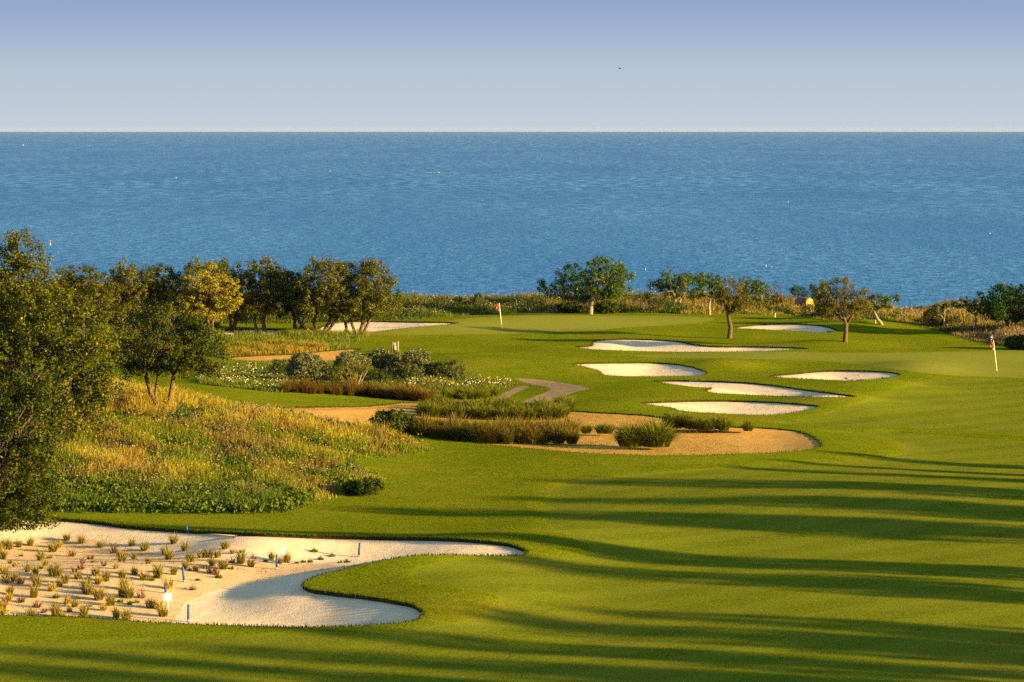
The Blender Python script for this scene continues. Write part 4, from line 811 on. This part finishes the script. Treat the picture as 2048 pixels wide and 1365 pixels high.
def sign(u, v, top, w, hb, lab, tilt):
    x, y = hit([u], [v], lambda X, Y: hg(X, Y) - .3); x, y = float(x[0]), float(y[0]); z = float(zs0(np.array([x]), np.array([y]))[0]); s = y / FPX
    e0 = empty('small_sign', (x, y, z), tilt); tag(e0, lab, 'sign', 'white signs in the bunker'); h = (v - top) * s
    MB().box((0, 0, h * .5 - .1), (.035, .03, h + .1)).build('post', 'sign_white', e0); o = MB().box((0, -.035, h - hb * s / 2), (w * s, .022, hb * s)).build('board', 'sign_white', e0); o.rotation_euler = (0, -.08, 0); return e0
sign(567, 1106, 1077, 10, 14, 'farther small white sign on a stick among the last tufts', .25)
sign(336, 1200, 1165, 17, 15, 'nearer bright white sign at the edge of the planted sand', .3)
# wooden tee sign: two posts with panels between
b = gpt(790, 704); e0 = empty('wooden_sign', b); tag(e0, 'wooden sign of two posts and cream panels behind the grey shrubs', 'sign'); s = b[1] / FPX
for dx in (-6.0, 6.0): MB().box((dx * s, 0, 10.5 * s - .1), (3.0 * s, .12, 21 * s + .2)).build('post', 'wood_light' if dx > 0 else 'wood_dark', e0)
MB().box((0, 0, 15.5 * s), (8.6 * s, .05, 5.5 * s)).build('panel', 'panel_cream', e0); MB().box((0, 0, 6 * s), (8.6 * s, .04, 11.5 * s)).build('board', 'wood_dark', e0)
MB().box((.2 * s, -.04, 7.6 * s), (4.6 * s, .03, 8 * s)).build('notice', 'panel_cream', e0); MB().box((2 * s, -.045, 16.3 * s), (2.0 * s, .02, 1.6 * s)).build('emblem', 'wood_dark', e0)
# dark sign by the right grasses
b = gpt(1982, 686); e0 = empty('dark_sign', b); tag(e0, 'dark sign post with pale marks behind the near flag', 'sign'); s = b[1] / FPX
MB().box((0, 0, 7.5 * s), (8 * s, .10, 15 * s + .1)).build('post', 'panel_dark', e0); MB().box((0, -.07, 11.4 * s), (4.2 * s, .03, 2.2 * s)).build('panel', 'panel_grey', e0); MB().box((0, -.07, 4.6 * s), (2.2 * s, .03, 5.6 * s)).build('notice', 'panel_grey', e0)
def rake(u, v, k, ang, lab, handle=1.6, head=.6, up=.0):
    P = bunk[k][2] if k is not None else None; x, y, z = gpt(u, v)
    if k is not None: z = float(LIP[k](np.array([x]), np.array([y]))[0])
    e0 = empty('bunker_rake', (x, y, z + .03), ang); tag(e0, lab, 'rake', 'bunker rakes')
    MB().box((0, 0, .03), (head, .06, .05)).build('head', 'rake_dark', e0)
    V = []; nt_ = 9
    for i in range(nt_ * 2 + 1): V += [(-head / 2 + i * head / (nt_ * 2), -.012, .01 if i % 2 else -.07), (-head / 2 + i * head / (nt_ * 2), .012, .01 if i % 2 else -.07), (-head / 2 + i * head / (nt_ * 2), .012, .03), (-head / 2 + i * head / (nt_ * 2), -.012, .03)]
    MB().add(V, [(i * 4 + a, i * 4 + 4 + a, i * 4 + 4 + (a + 1) % 4, i * 4 + (a + 1) % 4) for i in range(nt_ * 2) for a in range(4)]).build('tines', 'rake_dark', e0)
    MB().tube([(0, 0, .05), (0, handle * .5, .09 + up * .5), (0, handle, .06 + up)], .018, 8).build('handle', 'wood_light', e0, smooth=True); return e0
rake(1722, 751, 5, .05, 'rake lying in the lens shaped bunker by the near flag', 1.4, .62, .15)
rake(1660, 661, 6, .3, 'rake in the shaded bunker behind the olives', 1.2, .6, .1)
rake(1378, 761.5, 3, -1.45, 'dark headed rake at the top edge of the notched bunker', 1.9, .4)
rake(1372, 703, 1, .6, 'small rake at the lower edge of the long upper bunker', .7, .35)
rake(470, 1067, 0, 1.42, 'rake lying along the back edge of the foreground bunker', 1.7, .5)
# tank with a yellow end
b = gpt(1607, 620); b = (b[0], b[1] - 3.0, b[2] + .22); e0 = empty('round_tank', b); tag(e0, 'rusty brown round tank with a bright yellow end beside the sea', 'tank'); s = b[1] / FPX; R_ = 12 * s
mb = MB(); ax = [(-15 * s, 1.0, 12 * s), (-13.5 * s, .9, 12 * s), (4 * s, -.2, 12 * s), (4.6 * s, -.24, 12 * s)]; mb.tube(ax, [R_ * .9, R_, R_, R_ * .97], 28).build('barrel', 'tank_brown', e0, smooth=False)
mb = MB(); mb.tube([(4.6 * s, -.25, 12 * s), (5.6 * s, -.31, 12 * s)], [R_ * .93, R_ * .9], 28).build('end_disc', 'tank_yellow', e0)
mb = MB(); mb.box((9.5 * s, -.7, 5.5 * s), (9 * s, .5, 12 * s), .3).build('box', 'tank_yellow', e0); MB().box((14.6 * s, -.55, 9 * s), (3 * s, .3, 2.6 * s), .3).build('spout', 'flag_orange', e0)
for dx in (-10, 0): MB().box((dx * s, .5 - dx * .02, 0), (.16, 1.0, .5)).build('cradle', 'wood_dark', e0)
# things on the water
def on_sea(u, v):
    a, bb, c = px_dir(u, v); t = (-12 - HC) / c; return float(a * t), float(bb * t)
x, y = on_sea(100.5, 491); s = y / FPX; e0 = empty('marker_buoy', (x, y, -12)); tag(e0, 'upright red and white buoy above the top left trees', 'buoy')
MB().tube([(0, 0, -.1), (0, 0, 4.5 * s)], [1.3 * s, 1.1 * s], 10).build('float', 'sign_white', e0); MB().tube([(0, 0, 4.5 * s), (-.3 * s, 0, 10 * s), (-.4 * s, 0, 10.4 * s)], [1.2 * s, .9 * s, .1 * s], 10).build('top_mark', 'buoy_red', e0)
for u, v, w, hh, lab in ((1291, 541, 1.6, 5, 'small white buoy between the two fig tree groups'), (1532, 534, 1.5, 6, 'left white buoy of the close pair above the reddish tree'), (1543, 535, 1.6, 2, 'right low white buoy of the close pair above the reddish tree'), (352, 357, 2.2, 2, 'white float alone on the left part of the sea'), (660, 343, 1.6, 1.6, 'tiny white float left of the middle of the sea'), (1576, 405, 2.0, 2, 'white float on the right part of the sea'), (46, 291, 2, 2, 'tiny white float near the horizon at the left'), (1980, 468, 2, 2.4, 'white float near the right edge of the sea')):
    x, y = on_sea(u, v); s = y / FPX; o = MB().tube([(0, 0, -.2 * s), (0, 0, .1 * s), (0, 0, hh * .4 * s), (0, 0, hh * .8 * s)], [w * .3 * s, w * .42 * s, w * .35 * s, w * .12 * s], 10).build('sea_buoy', 'sign_white', smooth=True)
    o.location = (x, y, -12); tag(o, lab, 'buoy', 'white floats on the sea')
for k_ in range(7):
    x, y = on_sea(856 + k_ * 3.6, 346); s = y / FPX; q = 1.1 if k_ == 6 else .55; o = MB().tube([(0, 0, -.1 * s), (0, 0, .8 * q * s), (0, 0, 1.5 * q * s)], [.7 * q * s, .8 * q * s, .2 * s], 8).build('sea_buoy', 'sign_white', smooth=True); o.location = (x, y, -12)
    tag(o, 'largest white float at the right end of the short line of floats' if k_ == 6 else 'tiny white float in the short line of floats at mid sea', 'buoy', 'line of floats at mid sea' if k_ < 6 else None)
# gull gliding over the sea
a, bb, c = px_dir(1240, 137.5); t_ = 420.0; gp = (float(a * t_), float(bb * t_), float(HC + c * t_)); V = []; F = []; prof = [(-.62, .10), (-.40, .20), (-.16, .10), (0, .04), (.16, .10), (.40, .20), (.62, .08)]
for i, (xx, zz) in enumerate(prof):
    ch = .19 * (1 - (abs(xx) / .68) ** 2) + .02; V += [(xx, -ch * .4, zz), (xx, ch * .6, zz), (xx, 0, zz + .02)]
for i in range(len(prof) - 1): q = i * 3; F += [(q, q + 3, q + 5, q + 2), (q + 2, q + 5, q + 4, q + 1), (q + 1, q + 4, q + 3, q)]
mb = MB(); mb.add(V, F); mb.tube([(0, -.34, .02), (0, -.22, .03), (0, 0, .02), (0, .22, .02), (0, .40, .02)], [.015, .06, .08, .05, .02], 10); o = mb.build('bird', 'bird_dark', smooth=True); o.location = gp; o.rotation_euler = (.1, .15, .5)
tag(o, 'small dark bird gliding high over the sea', 'bird')
# haze of the sea air, from behind the viewer to beyond the horizon
m, t, o = newmat('sea_air'); M['haze'] = m; m.cycles.volume_sampling = 'DISTANCE'; m.cycles.homogeneous_volume = True
pv = N(t, "ShaderNodeVolumePrincipled"); pv.inputs['Color'].default_value = (.62, .72, .82, 1); pv.inputs['Density'].default_value = 1.0e-5; pv.inputs['Anisotropy'].default_value = .0; t.links.new(pv.outputs[0], o.inputs['Volume'])
hb = [(x_, y_, z_) for z_ in (-16, 18.5) for x_, y_ in ((-9200, -60), (9200, -60), (9200, 20700), (-9200, 20700))]
tag(mesh_np('haze', np.array(hb), np.array([[3, 2, 1, 0], [4, 5, 6, 7], [0, 1, 5, 4], [1, 2, 6, 5], [2, 3, 7, 6], [3, 0, 4, 7]]), 'haze'), kind='stuff')
# the two end clumps of every grass strip can be told apart from the rest
for g_ in {o.get('group') for o in bpy.data.objects if o.name.startswith('ornamental_grass')}:
    m_ = sorted((o for o in bpy.data.objects if o.get('group') == g_ and not o.parent), key=lambda o: to_px(*o.location)[0])
    if len(m_) > 3:
        for o, w_ in ((m_[0], 'leftmost '), (m_[-1], 'rightmost ')): o['label'] = w_ + o['label']
#END#
